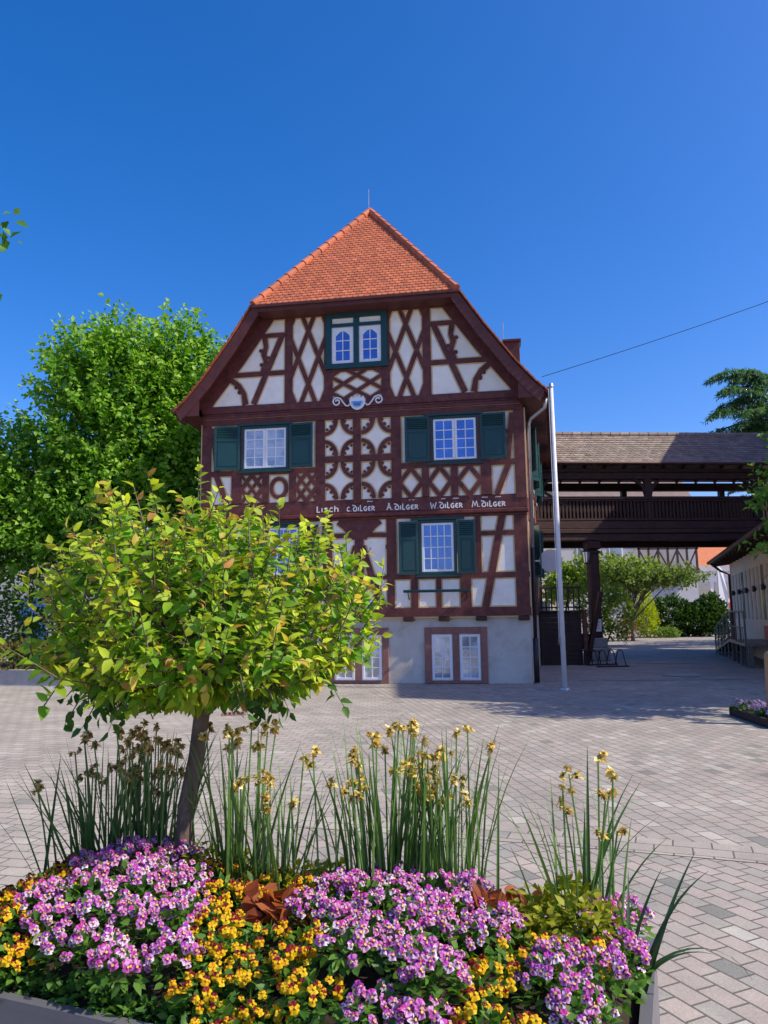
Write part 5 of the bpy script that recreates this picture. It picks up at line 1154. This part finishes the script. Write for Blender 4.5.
DK, LT = (.045, .11, .03), (.12, .23, .055)  # tree's shadow put into the leaf and bloom colours of the two left clumps
clump('dark daffodil clump with brown withered blooms left of the planter tree trunk', -1.16, 3.26, .24, .12, 76, .36, .58, 30, WF, DK, LT, .62, 101)
clump('small dark daffodil clump with brown blooms directly beside the tree trunk', -.93, 3.16, .12, .09, 38, .4, .6, 16, WF, DK, LT, .26, 102)
clump('sparse daffodil clump with cream blooms just right of the tree trunk', -.56, 2.98, .1, .1, 30, .42, .62, 14, WG, (.065, .14, .028), (.14, .27, .06), .25, 103)
clump('loose daffodil clump between the tree and the dense middle clump', -.42, 2.88, .12, .1, 28, .34, .5, 7, WG, (.065, .14, .028), (.14, .27, .06), .35, 104)
clump('dense tall daffodil clump with many yellow cream blooms in the planter middle', .0, 2.84, .2, .1, 84, .44, .69, 28, WG, (.06, .14, .03), (.15, .29, .065), .24, 105)
clump('tall daffodil clump at the right side of the dense middle clump', .22, 2.86, .13, .09, 54, .44, .70, 16, WG, (.06, .14, .03), (.15, .29, .065), .2, 106)
clump('thin daffodil clump with three yellow blooms in the right part of the planter', .62, 2.58, .14, .1, 26, .32, .6, 9, WG, (.05, .12, .025), (.12, .24, .05), .6, 107, .4)
# few long blades at the right corner, one bent over
random.seed(111); lc = thing('iris_leaves', 'few long dark strap leaves at the right planter corner, one bent over the paving', 'iris', (.72, 2.36, .5), 0); mb = MB()
for az, le, L, cu in ((.2, .35, .42, .5), (.5, .5, .44, .2), (.1, .22, .36, .25), (2.8, .1, .36, .2), (1.2, .3, .34, .3), (-.2, .55, .3, .9), (.05, .75, .44, 1.25)): blade(mb, (random.gauss(0, .02), random.gauss(0, .02), 0), le, az, L, .013, (.035, .085, .025), cu, 10)
mb.build('leaves', M['blade'], lc, color=True, smooth=True)
# ------------------------------------------------------------------ the small tree in the planter
global_seed = 5
rng = np.random.default_rng(201); random.seed(201)
tr = thing('ornamental_tree', 'small leafy tree with fresh yellow green crown growing in the grey planter', 'tree', (-.765, 3.12, .5))
mb = MB(); mb.tube([(-.06, 0, -.05), (-.05, 0, .15), (-.045, 0, .35), (-.01, .01, .55), (.02, 0, .78), (.03, 0, 1.05)], [.046, .037, .033, .031, .034, .02], 12, jit=.05)
cen = np.array([.02, 0, .97]); tips = []
def crown_r(d):
    """radius of the crown in a direction: flat below, domed above, uneven"""
    az = math.atan2(d[1], d[0]); el = math.asin(max(-1, min(1, d[2])))
    r = ((abs(math.cos(el)) / .615) ** 2.6 + (abs(math.sin(el)) / (.575 if el > 0 else .17)) ** 2.6) ** (-1 / 2.6)
    return r * (1 + .09 * math.sin(az * 3 + 1.2) + .07 * math.sin(az * 5 + el * 6))
PP, DD, LL, CC, NN = [], [], [], [], []
for i in range(70):
    d = unit(rng.normal(size=3) * [1, 1, .8] + [0, 0, .25]); e = cen + d * crown_r(d) * rng.uniform(.7, .92); s0 = np.array([.02, 0, rng.uniform(.7, 1.0)]); mid = s0 * .5 + e * .5 + [0, 0, -.03 + .1 * (1 - abs(d[2]))] + rng.normal(size=3) * .03
    mb.tube([s0, s0 * .7 + mid * .3, mid, mid * .4 + e * .6, e], [.011, .009, .0055, .0035, .0015], 5)
for i in range(1300):
    d = unit(rng.normal(size=3) * [1, 1, .85] + [0, 0, .12]); u_ = rng.random(); rr = 1 - .55 * u_ ** 1.6; out = rng.random() < .2
    if out: rr = rng.uniform(1.0, 1.16) if d[2] > -.05 else rng.uniform(.8, .95)
    e = cen + d * crown_r(d) * rr; sl_ = rng.uniform(.1, .2) * (1.25 if out else 1)
    upk = .75 if e[2] > 1.0 else .1
    sd0 = unit(d * .7 + np.array([0, 0, upk]) + rng.normal(size=3) * .35); s0 = e - sd0 * sl_ * .75; e = s0 + sd0 * sl_
    mb.tube([s0, (s0 + e) / 2, e], [.0032, .0022, .001], 4, False)
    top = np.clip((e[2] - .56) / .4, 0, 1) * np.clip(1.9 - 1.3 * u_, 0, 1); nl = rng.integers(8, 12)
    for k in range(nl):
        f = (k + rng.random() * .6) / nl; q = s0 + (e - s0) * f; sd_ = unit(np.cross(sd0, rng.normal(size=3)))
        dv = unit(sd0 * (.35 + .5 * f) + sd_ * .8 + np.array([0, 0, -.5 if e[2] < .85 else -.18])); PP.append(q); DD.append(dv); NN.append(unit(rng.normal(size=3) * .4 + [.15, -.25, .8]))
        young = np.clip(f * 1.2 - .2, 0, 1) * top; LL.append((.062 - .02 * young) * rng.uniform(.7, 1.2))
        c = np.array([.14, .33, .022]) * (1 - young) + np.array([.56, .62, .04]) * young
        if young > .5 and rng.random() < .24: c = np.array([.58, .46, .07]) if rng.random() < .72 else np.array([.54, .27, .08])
        CC.append(c * rng.uniform(.75, 1.2))
# hanging sprays under the crown
for i in range(46):
    a = rng.uniform(0, 6.28); r = rng.uniform(.1, .5); s0 = np.array([math.cos(a) * r, math.sin(a) * r, .82 + rng.uniform(0, .12)]); e = s0 + np.array([math.cos(a) * .1, math.sin(a) * .1, -rng.uniform(.06, .17)])
    mb.tube([s0, (s0 + e) / 2 + [0, 0, .02], e], [.004, .003, .001], 4)
    for k in range(7):
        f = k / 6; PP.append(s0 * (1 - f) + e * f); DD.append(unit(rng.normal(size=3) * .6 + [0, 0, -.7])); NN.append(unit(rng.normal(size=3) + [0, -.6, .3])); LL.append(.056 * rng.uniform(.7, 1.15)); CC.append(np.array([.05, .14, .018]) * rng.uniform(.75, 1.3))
mb.build('trunk', M['bark'], tr, smooth=True)
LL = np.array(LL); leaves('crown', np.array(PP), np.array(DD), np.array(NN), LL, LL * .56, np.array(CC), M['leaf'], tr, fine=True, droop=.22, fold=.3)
